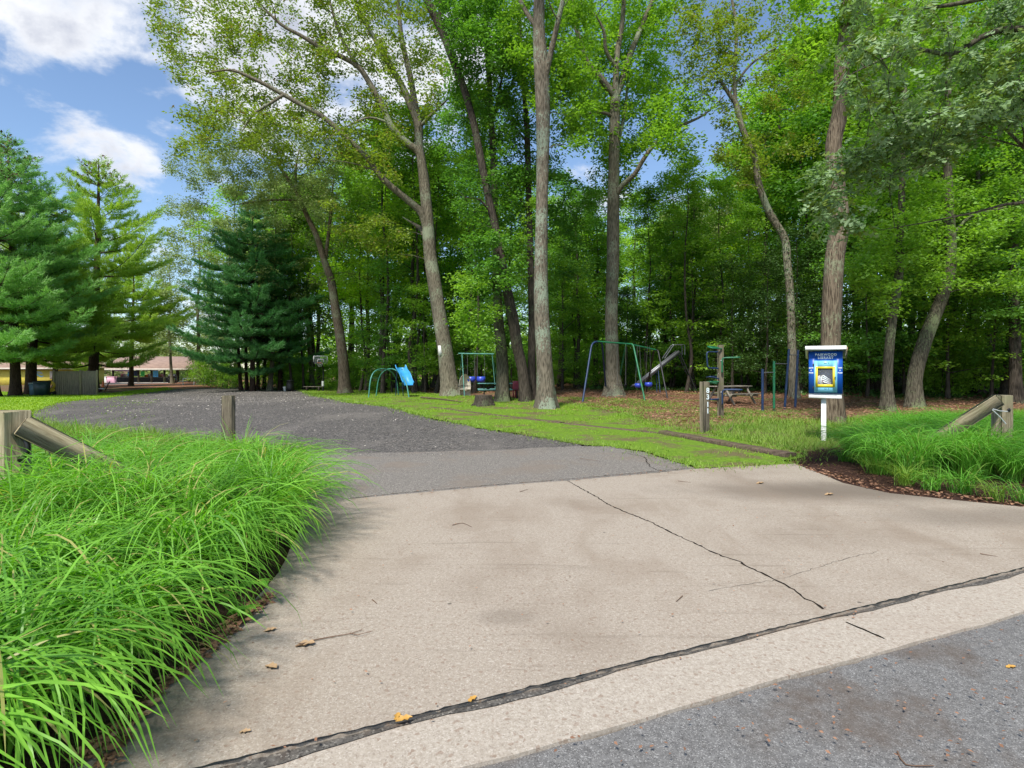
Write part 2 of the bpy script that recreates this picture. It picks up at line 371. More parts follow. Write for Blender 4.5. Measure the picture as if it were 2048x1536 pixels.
def asphalt_mat(name, c1, c2, brown, bamt, speck=110):
    m, nt, bs, out = newmat(name); p = pos(nt)
    v = nt.vor(p, speck); vs = nt.node('ShaderNodeSeparateColor'); nt.l.new(v, vs.inputs[0])
    a = nt.noise(p, .9, 6, .65, .3); n = nt.noise(p, 30, 4, .7); vv = nt.noise(p, 4, 5, .7)
    col = nt.mix(nt.mapr(n, .3, .7), c1, c2)
    col = nt.mix(nt.math('MULTIPLY', nt.mapr(vs.outputs[0], .72, 1), .6), col, tuple(min(1, q * 2.3) for q in c2))
    col = nt.mix(nt.math('MULTIPLY', nt.mapr(vs.outputs[1], .8, 1), .7), col, tuple(q * .3 for q in c1))
    col = nt.mix(nt.math('MULTIPLY', nt.mapr(a, .48, .66), bamt), col, brown)
    col = nt.mix(nt.math('MULTIPLY', nt.mapr(vv, .58, .72), bamt * .5), col, tuple(q * .6 for q in brown))
    nt.l.new(col, bs.inputs['Base Color']); bs.inputs['Roughness'].default_value = .85; bs.inputs['Specular IOR Level'].default_value = .25
    bump(nt, bs, nt.math('ADD', vs.outputs[0], nt.math('MULTIPLY', n, .6)), .7, .006); return m
def concrete_mat(name, c1, c2, stain, samt, dark_pt=None):
    m, nt, bs, out = newmat(name); p = pos(nt)
    v = nt.vor(p, 170); vs = nt.node('ShaderNodeSeparateColor'); nt.l.new(v, vs.inputs[0])
    v2 = nt.vor(p, 60); v2s = nt.node('ShaderNodeSeparateColor'); nt.l.new(v2, v2s.inputs[0])
    a = nt.noise(nt.map(p, (1.0, .45, 1), (0, 0, -.55)), 1.3, 7, .62, .5); b = nt.noise(p, .45, 4, .55); n = nt.noise(p, 45, 5, .75)
    sw = nt.noise(nt.map(p, (.6, 9, 1), (0, 0, .12)), 1.2, 6, .65, .6)        # tyre and broom streaks
    col = nt.mix(nt.mapr(n, .28, .72), c1, c2)
    col = nt.mix(nt.math('MULTIPLY', nt.mapr(vs.outputs[0], .75, 1), .35), col, (.62, .57, .50))
    col = nt.mix(nt.math('MULTIPLY', nt.mapr(vs.outputs[1], .80, 1), .4), col, (.13, .10, .080))
    col = nt.mix(nt.math('MULTIPLY', nt.mapr(v2s.outputs[2], .90, 1), .55), col, (.20, .13, .09))
    col = nt.mix(nt.math('MULTIPLY', nt.mapr(a, .45, .70), samt), col, stain)
    col = nt.mix(nt.math('MULTIPLY', nt.mapr(b, .50, .66), samt * .75), col, tuple(q * .85 for q in stain))
    col = nt.mix(nt.math('MULTIPLY', nt.mapr(sw, .56, .74), samt * .8), col, tuple(q * .68 for q in stain))
    sd_ = nt.vor(p, 3.1, 'Distance'); sc2 = nt.node('ShaderNodeSeparateColor'); nt.l.new(nt.vor(p, 3.1), sc2.inputs[0])
    spot = nt.math('MULTIPLY', nt.mapr(sd_, .055, .025), nt.math('GREATER_THAN', sc2.outputs[0], .55)); col = nt.mix(nt.math('MULTIPLY', spot, .75), col, (.06, .05, .042))
    if dark_pt is not None:                                                    # dirt washed out of the flower bed
        for (cx, cy, rx, ry, am) in dark_pt:
            sp = nt.vmath('MULTIPLY', nt.vmath('SUBTRACT', p, (cx, cy, 0)), (1 / rx, 1 / ry, 0))
            ln = nt.node('ShaderNodeVectorMath', operation='LENGTH'); nt.l.new(sp, ln.inputs[0])
            ff = nt.mapr(nt.math('ADD', ln.outputs['Value'], nt.math('MULTIPLY', nt.math('SUBTRACT', a, .5), 1.4)), 1.15, .25)
            col = nt.mix(nt.math('MULTIPLY', ff, am), col, (.13, .105, .082))
    nt.l.new(col, bs.inputs['Base Color']); bs.inputs['Roughness'].default_value = .9; bs.inputs['Specular IOR Level'].default_value = .2
    bump(nt, bs, nt.math('ADD', n, nt.math('MULTIPLY', vs.outputs[0], .5)), .3, .003); return m
def soil_mat(name, c1, c2, sc_=14):
    m, nt, bs, out = newmat(name); p = pos(nt); b = nt.noise(p, sc_, 7, .8); v = nt.vor(p, sc_ * 4); vs = nt.node('ShaderNodeSeparateColor'); nt.l.new(v, vs.inputs[0])
    col = nt.mix(nt.mapr(b, .3, .7), c1, c2); col = nt.mix(nt.math('MULTIPLY', vs.outputs[0], .4), col, tuple(q * 1.7 for q in c2))
    nt.l.new(col, bs.inputs['Base Color']); bs.inputs['Roughness'].default_value = .95; bs.inputs['Specular IOR Level'].default_value = .1
    bump(nt, bs, b, 1, .05); return m

# ------------------------------------------------------------------ ground sheets
def densify(poly, step, jit, seed=0):
    r = np.random.default_rng(seed); out = []
    P = np.array(poly, float)
    for a, b in zip(P, np.roll(P, -1, 0)):
        L = np.linalg.norm(b - a); k = max(1, int(L / step))
        for i in range(k):
            q = a + (b - a) * i / k
            out.append(q + (r.normal(0, jit, 2) if jit else 0))
    return np.array(out)
def inside(poly, x, y):
    P = np.asarray(poly); x = np.asarray(x); y = np.asarray(y); c = np.zeros(x.shape, bool)
    for (x1, y1), (x2, y2) in zip(P, np.roll(P, -1, 0)):
        if y1 == y2: continue
        t = ((y1 > y) != (y2 > y)) & (x < (x2 - x1) * (y - y1) / (y2 - y1) + x1); c ^= t
    return c
def sheet(name, poly, zoff, mat, step=.5, jit=0.0, grid=.8, seed=0, thick=0.0, zfun=None, smooth=True):
    P = densify(poly, step, jit, seed); x0, y0 = P.min(0); x1, y1 = P.max(0)
    gx, gy = np.meshgrid(np.arange(x0, x1, grid), np.arange(y0, y1, grid)); g = np.stack([gx.ravel(), gy.ravel()], 1); g = g[inside(P, g[:, 0], g[:, 1])]
    allp = [Vector(q) for q in P] + [Vector(q) for q in g]; n = len(P)
    vs, es, fs, *_ = geometry.delaunay_2d_cdt(allp, [(i, (i + 1) % n) for i in range(n)], [list(range(n))], 1, 1e-5)
    V = np.array([(v.x, v.y) for v in vs]); Z = T(V[:, 0], V[:, 1]) + zoff
    if zfun is not None: Z = Z + zfun(V[:, 0], V[:, 1])
    mb = MB(); mb.polys(np.c_[V, Z], [list(f) for f in fs])
    if thick:
        a = P; b = np.roll(P, -1, 0); za = T(a[:, 0], a[:, 1]) + zoff; zb = np.roll(za, -1)
        v = np.stack([np.c_[a, za], np.c_[b, zb], np.c_[b, zb - thick], np.c_[a, za - thick]], 1).reshape(-1, 3)
        mb.add(v, np.arange(len(a) * 4).reshape(-1, 4))
    o = mb.build(name, mat); o['kind'] = 'structure'; return o
def G(*pp): return [tuple(gp(*p)[:2]) for p in pp]

# broad ground: rings of a grid, finer near the camera
gxs = np.concatenate([-np.geomspace(600, 42, 14), np.arange(-40, 41, 1.0), np.geomspace(42, 600, 14)]); gys = np.concatenate([[-300, -60, -20, -8], np.arange(-4, 90, 1.0), np.geomspace(92, 1500, 16)])
GX, GY = np.meshgrid(gxs, gys); gv = np.c_[GX.ravel(), GY.ravel(), (T(GX, GY) - .03 - .05 * sst(9, 6, GY)).ravel()]
nx = len(gxs); ii, jj = np.meshgrid(np.arange(len(gys) - 1), np.arange(nx - 1), indexing='ij'); q0 = (ii * nx + jj).ravel()
mb = MB(); mb.add(gv, np.stack([q0, q0 + 1, q0 + nx + 1, q0 + nx], 1)); o = mb.build('ground', ground_mat(), smooth=True); o['kind'] = 'structure'

A_ = np.array([-1.08, 2.167]); B_ = np.array([3.82, 4.29]); u_ = (B_ - A_) / np.linalg.norm(B_ - A_)
C_ = gp(930, 1536)[:2]; D_ = gp(2048, 1225)[:2]; v_ = (D_ - C_) / np.linalg.norm(D_ - C_)
def onA(t): return tuple(A_ + u_ * t)
def onC(t): return tuple(C_ + v_ * t)
road = sheet('road', [onC(-14), onC(30), (30, -12), (-14, -14)], -.012, asphalt_mat('road_asphalt', (.12, .116, .112), (.185, .18, .173), (.105, .080, .062), .85, 230), .12, .012, 1.0, 1)
nrm = np.array([-u_[1], u_[0]])
gutter = sheet('gutter', [onC(-14)] + [onC(t) for t in range(-13, 30)] + [onC(30), onA(30), onA(-14)], .004,
               concrete_mat('gutter_concrete', (.29, .247, .198), (.42, .372, .312), (.31, .25, .20), .4), .2, .006, .8, 2, thick=.03)
strip_pts = []
for k, t in enumerate(np.arange(-2, 12, .11)):
    wd = max(.006, .018 + .014 * math.sin(t * 1.7) + .016 * math.sin(t * 5.3 + 1) + .055 * max(0, math.sin(t * .9 + 2.2)) ** 2 + rng.uniform(-.006, .008))
    strip_pts.append(tuple(A_ + u_ * t - nrm * wd))
fill = sheet('asphalt_seam', [onA(-2)] + strip_pts + [onA(10)], .009, asphalt_mat('seam_asphalt', (.055, .050, .045), (.13, .12, .105), (.14, .085, .05), .6), 9, 0, 2, 3)
apron_poly = G((600, 1004), (700, 1002), (850, 988), (1000, 975), (1140, 964), (1400, 940), (1590, 930), (1640, 950), (1690, 970), (1780, 990), (1900, 1003), (2048, 1018), (2300, 1040)) \
    + [onA(9.5)] + [onA(t) for t in np.arange(9, -1.6, -.5)] + G((100, 1580), (250, 1450), (430, 1290), (560, 1150), (600, 1060))
apz = lambda x, y: .004 * np.sin(x * 2.1) * 0
cpts = []
dA = gp(1720, 985); dB = gp(1950, 1040)
apron = sheet('driveway_apron', apron_poly, .022, concrete_mat('apron_concrete', (.262, .218, .170), (.372, .322, .265), (.225, .175, .130), .6,
              [(dA[0], dA[1], 2.2, .75, .75), (dB[0] + .3, dB[1], 1.6, .5, .5), (gp(330, 1460)[0], gp(330, 1460)[1], .35, .22, .5), (gp(1010, 1240)[0], gp(1010, 1240)[1], .22, .12, .3)]), .3, .006, .6, 4, thick=.04)
crk = [(1135, 965), (1180, 990), (1215, 1012), (1255, 1030), (1300, 1048), (1345, 1072), (1390, 1092), (1430, 1112), (1480, 1130), (1500, 1142), (1540, 1160), (1580, 1182), (1610, 1205), (1640, 1220), (1662, 1232)]
def ribbon(name, pix, wdt, z, mat, parent=None, seed=5, jit=.006, world=False):
    r = np.random.default_rng(seed); P = np.array([gp(*p)[:2] for p in pix]) if not world else np.array(pix)
    Q = []
    for a, b in zip(P[:-1], P[1:]):
        k = max(2, int(np.linalg.norm(b - a) / .035))
        for i in range(k): Q.append(a + (b - a) * i / k + r.normal(0, jit, 2))
    Q = np.array(Q); t = np.gradient(Q, axis=0); t /= np.linalg.norm(t, axis=1)[:, None]; n = np.c_[-t[:, 1], t[:, 0]]
    wv = (wdt * (.4 + 1.1 * r.random(len(Q))))[:, None]
    V = np.stack([np.c_[Q + n * wv, np.full(len(Q), z)], np.c_[Q - n * wv, np.full(len(Q), z)]], 1).reshape(-1, 3)
    i = np.arange(len(Q) - 1) * 2; mb = MB(); mb.add(V, np.stack([i, i + 1, i + 3, i + 2], 1)); o = mb.build(name, mat)
    if parent is not None: o.parent = parent
    else: o['kind'] = 'structure'
    return o
M['crack'] = soil_mat('crack_dirt', (.012, .010, .008), (.040, .032, .024), 40)
ribbon('crack', crk, .0075, .0245, M['crack'], apron)
ribbon('joint_gap', [onA(t) for t in np.arange(-1.5, 9.4, .3)],   .0055, .0262, M['black'], apron, 6, .003, True)
ribbon('joint', [(1692, 1246), (1730, 1262), (1782, 1285)], .006, .0065, M['crack'], gutter, 7, .002)
ribbon('crack', [(1420, 1188), (1560, 1165), (1700, 1120), (1760, 1108)], .0012, .0244, M['crack'], apron, 8, .006)
strip = sheet('asphalt_strip', G((590, 905), (700, 908), (850, 905), (1000, 900), (1150, 893), (1220, 893), (1290, 905), (1350, 925), (1410, 941), (1300, 951), (1130, 967), (850, 990), (695, 1004), (640, 1010), (560, 960)), .006,
              asphalt_mat('strip_asphalt', (.135, .122, .108), (.215, .195, .172), (.20, .16, .125), .6, 110), .25, .03, .6, 9)
ribbon('crack', [(1340, 948), (1300, 935), (1290, 915), (1240, 905)], .006, .008, M['crack'], strip, 10, .02)
ribbon('crack', [(700, 1001), (850, 986), (1000, 973), (1140, 962), (1380, 940)], .010, .0285, M['crack'], strip, 11, .01)
gravel = sheet('gravel_lot', G((1165, 893), (1000, 901), (850, 906), (700, 910), (600, 908), (480, 893), (300, 868), (150, 856), (60, 842), (60, 825), (110, 806), (230, 793), (330, 781), (260, 775), (200, 770), (215, 765.5), (440, 763.5), (560, 768), (600, 780), (650, 795), (700, 806), (780, 814), (860, 836), (960, 856), (1060, 872), (1150, 888)), .0,
               gravel_mat(), .3, .09, .9, 12)
red = sheet('pine_needle_ground', G((215, 775), (340, 779), (430, 776), (560, 774), (650, 776), (720, 770), (650, 763), (480, 759), (420, 760.5), (330, 767), (215, 770)), .02, soil_mat('pine_needles', (.16, .070, .040), (.30, .15, .09)), .5, .15, 1, 13)
lawnA = G((560, 773), (690, 772), (760, 775), (850, 788), (960, 795), (1100, 806), (1230, 815), (1300, 850), (1420, 868), (1600, 905), (1585, 930), (1410, 941), (1350, 925), (1290, 905), (1220, 893), (1150, 888), (1060, 872), (960, 856), (860, 836), (780, 814), (700, 806), (650, 795), (600, 780))
sheet('lawn', lawnA, .012, lawn_mat('lawn_green', (.075, .15, .018), (.17, .27, .026), .49), .3, .08, .9, 14)
lawnB = G((-700, 783), (0, 784), (60, 788), (130, 790), (230, 787), (330, 775), (340, 779), (230, 793), (110, 806), (60, 825), (60, 842), (-60, 850), (-700, 860))
sheet('lawn', lawnB, .012, lawn_mat('lawn_left', (.12, .22, .018), (.24, .36, .026), .7), .3, .12, .9, 15)
lawnC = G((-700, 862), (-60, 850), (60, 842), (150, 856), (300, 868), (480, 893), (600, 908), (560, 960), (620, 1000), (560, 1150), (430, 1290), (250, 1450), (100, 1580)) + [(-9, .9), (-12, 6)]
sheet('planting_bed', lawnC, -.004, soil_mat('bed_soil', (.035, .024, .016), (.10, .065, .042)), .25, .03, .5, 16)
lawnD = G((1420, 866), (1500, 850), (1640, 848), (1760, 838), (2048, 828), (2500, 830), (2500, 870), (2048, 868), (1700, 895), (1600, 903))
sheet('verge', lawnD, .006, lawn_mat('rough_grass', (.075, .12, .022), (.16, .18, .045), .48), .3, .08, .9, 17)
bedR = G((1600, 906), (1700, 893), (2048, 868), (2700, 868), (2700, 1075), (2300, 1040), (2048, 1018), (1900, 1003), (1780, 990), (1690, 970), (1640, 950), (1590, 930))
sheet('mulch_bed', bedR, .010, soil_mat('mulch', (.026, .014, .011), (.075, .040, .030), 20), .15, .02, .25, 18,
      zfun=lambda x, y: .05 * np.clip(np.sin(x * 3.1 + y) * np.sin(y * 4 - x), 0, 1) * .6)

# ------------------------------------------------------------------ vegetation generators
SIMPLE = (np.array([(0, 0, 0), (.42, .27, .06), (1, 0, -.04), (.42, -.27, .06)]), np.array([(0, 1, 2, 3)]))
_ok = [(0, 0), (.18, .035), (.26, .16), (.34, .18), (.36, .05), (.50, .06), (.60, .30), (.70, .30), (.66, .07), (.80, .07), (.88, .20), (.93, .17), (1.0, 0)]
_okv = [(x, y, abs(y) * .25 - x * x * .16) for x, y in _ok] + [(x, -y, abs(y) * .25 - x * x * .16) for x, y in _ok[1:-1]]
OAK = (np.array(_okv), None)
_n = len(_ok); _fs = []
for k in range(1, _n - 2): _fs.append((k, k + 1, _n + k, _n + k - 1))
OAK = (np.array(_okv), np.array(_fs + [(0, 1, _n, _n), (_n - 2, _n - 1, _n - 1, 2 * _n - 3)]))
def rot_frame(n, r, up_bias, droop):
    a = r.uniform(0, 2 * np.pi, n); u = np.stack([np.cos(a), np.sin(a), r.normal(-droop, .35, n)], 1); u /= np.linalg.norm(u, axis=1)[:, None]
    nn = r.normal(0, 1, (n, 3)); nn[:, 2] = np.abs(nn[:, 2]) + up_bias
    nn -= u * (nn * u).sum(1)[:, None]; nn /= np.linalg.norm(nn, axis=1)[:, None] + 1e-9
    return u, nn
def put_leaves(mb, P, size, r, shape=SIMPLE, up=1.0, droop=.25, m=0, u=None, nn=None):
    n = len(P)
    if n == 0: return
    if u is None: u, nn = rot_frame(n, r, up, droop)
    wv = np.cross(nn, u); L = size * r.uniform(.65, 1.25, n)
    t, f = shape
    V = P[:, None] + L[:, None, None] * (t[None, :, 0, None] * u[:, None] + t[None, :, 1, None] * wv[:, None] + t[None, :, 2, None] * nn[:, None])
    k = len(t)
    if shape is OAK:
        f4 = f[:-2]; mb.add(V.reshape(-1, 3), (np.arange(n)[:, None, None] * k + f4[None]).reshape(-1, 4), m)
        base = mb.n - n * k
        tri = np.array([(0, 1, _n), (_n - 2, _n - 1, 2 * _n - 3)])
        ft = (np.arange(n)[:, None, None] * k + tri[None]).reshape(-1, 3) + base
        mb.Fc.append(ft); mb.mi.append(np.full(len(ft), m, np.int32))
    else: mb.add(V.reshape(-1, 3), (np.arange(n)[:, None, None] * k + f[None]).reshape(-1, 4), m)
def smooth_path(P, W, step=.35):
    P = np.array(P, float); W = np.array(W, float); Q = []; S = []
    PP = np.vstack([2 * P[0] - P[1], P, 2 * P[-1] - P[-2]])
    for i in range(1, len(PP) - 2):
        p0, p1, p2, p3 = PP[i - 1:i + 3]; k = max(1, int(np.linalg.norm(p2 - p1) / step))
        for j in range(k):
            t = j / k; Q.append(.5 * ((2 * p1) + (-p0 + p2) * t + (2 * p0 - 5 * p1 + 4 * p2 - p3) * t * t + (-p0 + 3 * p1 - 3 * p2 + p3) * t ** 3)); S.append(W[i - 1] + (W[i] - W[i - 1]) * t)
    Q.append(P[-1]); S.append(W[-1]); return np.array(Q), np.array(S)
def trunk_tube(mb, P, W, r, n=14, base=True, flare=1.0):
    h = P[:, 2] - P[0, 2]
    ph = r.uniform(0, 6.28, 4); Kk = len(P)
    def lob(k, a):
        fl = np.exp(-h / .55)[:, None] * (flare * (.42 + .26 * np.cos(5 * a + ph[0]) + .14 * np.cos(3 * a + ph[1])))[None] if base else 0
        wob = .035 * np.cos(3 * a[None] + h[:, None] * 1.3 + ph[2]) + .03 * np.cos(2 * a[None] - h[:, None] * .9 + ph[3])
        return 1 + fl + wob
    mb.tube(P, W, n, 0, True, lob)
def bow(a, b, r, sag, k=6):
    t = np.linspace(0, 1, k)[:, None]; d = b - a; L = np.linalg.norm(d)
    side = np.cross(d / (L + 1e-9), (0, 0, 1)); 
    return a + d * t + np.array([0, 0, 1]) * (np.sin(t * np.pi) * L * sag) + side * np.sin(t * np.pi) * L * r.normal(0, .09) + r.normal(0, .02 * L, (k, 3)) * (t * (1 - t) * 3)
def grow(bmb, lmb, skel, srad, targets, r, leaf=.12, per=50, cl=(.6, .6, .32), shape=SIMPLE, sag=.08, thick=.011, up=1.0, droop=.25, along=.35, maxr=.07):
    """branches from the nearest lower wood to each target, a spray of leaves round every target"""
    S = np.array(skel, float); SR = np.array(srad, float)
    T0 = np.array(targets, float)
    d0 = np.array([np.min(np.linalg.norm(S - t, axis=1)) for t in T0]); order = np.argsort(d0)
    for i in order:
        t = T0[i]; dd = S - t; dist = np.linalg.norm(dd, axis=1) + np.clip(dd[:, 2] + .2, 0, None) * 1.6
        j = int(np.argmin(dist)); a = S[j]; L = np.linalg.norm(t - a)
        if L < .05: continue
        k = int(np.clip(L / .35, 4, 9)); Pn = bow(a, t, r, sag, k); r0 = min(SR[j] * .75, thick * L + .008, maxr); rr = np.linspace(r0, .005, k)
        bmb.tube(Pn, rr, 5 if r0 > .02 else 3, 0, False)
        S = np.vstack([S, Pn[2:]]); SR = np.concatenate([SR, rr[2:]])
        n = int(per * r.uniform(.6, 1.4)); v = r.normal(0, 1, (n, 3)); v /= np.linalg.norm(v, axis=1)[:, None]; v *= (r.random(n) ** .45)[:, None]
        s_ = r.uniform(.7, 1.25); P = t + v * np.array(cl) * s_
        n2 = int(n * along)
        if n2 > 0:
            q = r.uniform(.35, 1, n2); ix = np.clip((q * (k - 1)).astype(int), 0, k - 2); P2 = Pn[ix] + (Pn[ix + 1] - Pn[ix]) * r.random((n2, 1)) + r.normal(0, .12 * cl[0] / .6, (n2, 3)); P = np.vstack([P, P2])
        put_leaves(lmb, P, leaf, r, shape, up, droop)
def blades(mb, P, az_, L, a0, a1, wd, r, seg=6, m=0, zmin=.015, pw=1.15):
    n = len(P); s = np.linspace(0, 1, seg + 1)
    ang = a0[:, None] + (a1 - a0)[:, None] * s[None] ** pw
    st = L[:, None] / seg
    hx = np.concatenate([np.zeros((n, 1)), np.cumsum(np.sin((ang[:, 1:] + ang[:, :-1]) / 2) * st, 1)], 1)
    hz = np.concatenate([np.zeros((n, 1)), np.cumsum(np.cos((ang[:, 1:] + ang[:, :-1]) / 2) * st, 1)], 1)
    tw = r.normal(0, .25, n)[:, None] * s[None]
    X = P[:, 0, None] + hx * np.cos(az_[:, None] + tw); Y = P[:, 1, None] + hx * np.sin(az_[:, None] + tw); Z = np.maximum(P[:, 2, None] + hz, P[:, 2, None] + zmin)
    c = np.stack([X, Y, Z], -1); sd = np.stack([-np.sin(az_), np.cos(az_), r.normal(0, .35, n)], 1); sd /= np.linalg.norm(sd, axis=1)[:, None]
    ww = wd[:, None] * np.array([.55] + [1 - .55 * q ** 2 for q in s[1:-1]] + [.04])[None] / 2
    V = np.stack([c - sd[:, None] * ww[..., None], c + sd[:, None] * ww[..., None]], 2).reshape(-1, 3)
    i = (np.arange(n)[:, None] * (seg + 1) * 2 + np.arange(seg)[None] * 2).ravel()
    mb.add(V, np.stack([i, i + 1, i + 3, i + 2], 1), m)
def scatter(poly, n, r):
    P = np.array(poly); lo, hi = P.min(0), P.max(0); q = lo + (hi - lo) * r.random((int(n * 4), 2)); q = q[inside(P, q[:, 0], q[:, 1])]
    return q[:n]
def pxregion(poly, n, r, Y0, dY, ztop=None):
    q = scatter(poly, n, r); Y = Y0 + r.uniform(-dY, dY, len(q)); return np.array([pt(a, b, y) for (a, b), y in zip(q, Y)])

# ------------------------------------------------------------------ traced trees
def traced_tree(name, label, limbs, regions, bark, leafm, leaf=.12, per=50, cl=(.6, .6, .32), group=None, seed=1, Y=None, cat='tree', ivy=None, extra=None, up=1.0, droop=.25, sag=.08, flare=1.0):
    """limbs: (pixels (x, y, width), depth offset at start, depth offset at end); regions: (pixel polygon, count, depth offset, spread)"""
    if isinstance(limbs, list): limbs = (limbs,)
    r = np.random.default_rng(seed); bx, by, _ = limbs[0][0][0]; base = gp(bx, by); Y0 = base[1] if Y is None else Y
    if Y is not None: base = np.array([(bx - CX) / F * Y, Y, tz((bx - CX) / F * Y, Y)])
    root = thing(name, label, cat, tuple(base), group=group); tm = MB(); lm = MB(); sk = []; sr = []; sk0 = []
    for li, (pix, d0, d1) in enumerate(limbs):
        k = len(pix); P = []; W = []
        for i, (px, py, wp) in enumerate(pix):
            d = Y0 + d0 + (d1 - d0) * i / (k - 1); P.append(pt(px, py, d)); W.append(wp / F * d / 2 * .87)
        if li == 0: P[0][2] = base[2] - .12
        if li > 0 and sk:
            A = np.vstack(sk0) + base; j = int(np.argmin(np.linalg.norm(A - P[0], axis=1))); dl = A[j] - P[0]; P = [q + dl * max(0, 1 - i / 2) for i, q in enumerate(P)]
            W[-1] = min(W[-1], .018)
        P, W = smooth_path(P, W, .3); P = P - base; sk0.append(P)
        trunk_tube(tm, P, W, r, 14 if li == 0 else 8, li == 0, flare)
        keep = P[:, 2] > 1.5
        sk.append(P[keep]); sr.append(W[keep])
    tr = tm.build('trunk', bark, root, smooth=True)
    bm = MB(); S = np.vstack(sk); SR = np.concatenate(sr)
    tg = []
    for (poly, n, dy, sp) in regions:
        tg.append(pxregion(poly, int(n * 1.5), r, Y0 + dy, sp) - base)
    if extra is not None: tg.append(extra - base)
    grow(bm, lm, S, SR, np.vstack(tg), r, leaf * 1.3, per * 1.55, cl, up=up, droop=droop, sag=sag)
    lm.absorb(bm).build('crown', [leafm, bark], root)
    if ivy:
        im = MB(); z0, z1, n = ivy; P, W = S, SR; idx = r.integers(0, len(P), n * 3); idx = idx[(P[idx, 2] > z0) & (P[idx, 2] < z1)][:n]
        a = r.uniform(0, 2 * np.pi, len(idx)); rad = W[idx] + r.uniform(0, .12, len(idx)); Q = P[idx] + np.stack([np.cos(a) * rad, np.sin(a) * rad, r.normal(0, .12, len(idx))], 1)
        put_leaves(im, Q, .11, r, up=.3); im.build('ivy', M['ivy'], root)
    return root

TR1 = [[(902, 792, 38), (893, 720, 36), (880, 640, 33), (870, 570, 31), (860, 510, 29), (855, 430, 27), (848, 360, 25)], 0, 0], \
      [[(848, 362, 24), (839, 308, 18), (819, 290, 16), (785, 256, 15), (764, 212, 14), (740, 168, 13), (716, 133, 12), (682, 113, 11), (644, 96, 10), (600, 70, 8), (561, 48, 7), (513, 0, 6)], 0, -2], \
      [[(848, 362, 22), (838, 290, 20), (836, 246, 19), (819, 205, 16), (805, 174, 14), (771, 116, 12), (744, 68, 10), (713, 8, 8), (700, -60, 6)], 0, 1], \
      [[(836, 246, 17), (827, 191, 15), (819, 147, 13), (805, 85, 11), (797, 17, 9), (790, -90, 7)], .2, 2], \
      [[(716, 133, 10), (690, 90, 8), (670, 40, 7), (650, -40, 5)], -1, -.5], \
      [[(862, 480, 20), (846, 430, 17), (819, 403, 16), (791, 380, 15), (761, 352, 14), (737, 318, 13), (703, 284, 12), (649, 236, 11), (600, 208, 10), (547, 178, 9), (506, 157, 8), (461, 140, 6), (410, 147, 3)], 0, -3], \
      [[(560, 190, 7), (540, 205, 7), (506, 229, 6), (485, 262, 4)], -2.5, -3], \
      [[(866, 500, 12), (850, 465, 11), (839, 455, 10), (805, 434, 5)], 0, 1], \
      [[(780, 255, 6), (740, 240, 5), (700, 250, 4), (650, 280, 3)], 0, -2], \
      [[(838, 255, 8), (870, 222, 6), (905, 190, 3)], 0, -1]
traced_tree('deciduous_tree', 'tall leaning grey tree with white paper on its trunk and limbs spreading left', TR1,
            [([(300, 0), (330, 150), (420, 180), (520, 260), (620, 240), (740, 260), (820, 300), (900, 200), (880, 0)], 235, 1.2, 3.6),
             ([(380, 170), (350, 320), (470, 300), (560, 330), (700, 330), (800, 360), (740, 260), (620, 230), (520, 220)], 80, -1, 3),
             ([(300, -10), (880, -10), (860, -140), (420, -120)], 90, 0, 4),
             ([(640, 400), (800, 440), (830, 520), (700, 500)], 14, -1, 2)],
            M['bark_grey'], M['leaf_olive'], .145, 46, (.75, .75, .5), seed=21)
TR2 = [[(1094, 817, 44), (1089, 740, 38), (1084, 640, 34), (1082, 525, 30), (1084, 400, 28), (1086, 300, 29), (1085, 200, 33), (1082, 120, 34), (1078, 60, 28), (1078, 0, 26), (1078, -90, 24)], 0, 0], \
      [[(1094, 190, 14), (1104, 120, 14), (1112, 60, 12), (1126, 0, 11), (1150, -90, 8)], 0, -1], [[(1076, 60, 12), (1055, 30, 11), (1035, -10, 10), (1000, -90, 8)], 0, 1]
traced_tree('deciduous_tree', 'thick straight tree with pale lichen patches, nearest of the trunks on the lawn', TR2,
            [([(1010, -10), (1010, 120), (1060, 200), (1150, 300), (1200, 260), (1180, -10)], 105, 2.2, 1.9), ([(940, -20), (1240, -20), (1230, -150), (960, -150)], 40, 0, 3)],
            M['bark_lichen'], M['leaf_green'], .13, 42, (.6, .6, .4), seed=22)
TR3 = [[(1226, 791, 42), (1225, 740, 31), (1223, 640, 30), (1226, 500, 28), (1227, 400, 28), (1228, 300, 25), (1231, 195, 22)], 0, 0], \
      [[(1228, 200, 16), (1198, 157, 15), (1174, 126, 14), (1164, 96, 12), (1150, 40, 10), (1140, -60, 8)], 0, -1.5], \
      [[(1230, 200, 15), (1232, 137, 14), (1236, 96, 13), (1244, 51, 11), (1248, 0, 10), (1255, -80, 8)], 0, 0], \
      [[(1233, 200, 16), (1243, 171, 15), (1256, 120, 14), (1277, 68, 12), (1297, 20, 11), (1325, -50, 8)], 0, 1.5], \
      [[(1232, 130, 9), (1212, 100, 8), (1207, 60, 7), (1185, 20, 5)], 0, -1], [[(1220, 236, 8), (1195, 224, 7), (1165, 230, 5), (1143, 238, 3)], 0, -1], \
      [[(1238, 400, 13), (1250, 370, 12), (1268, 350, 11), (1294, 308, 10), (1330, 268, 8), (1370, 248, 7), (1410, 228, 5), (1450, 190, 3)], 0, -2], \
      [[(1234, 330, 9), (1244, 270, 8), (1251, 210, 8), (1258, 130, 6)], 0, 1.2]
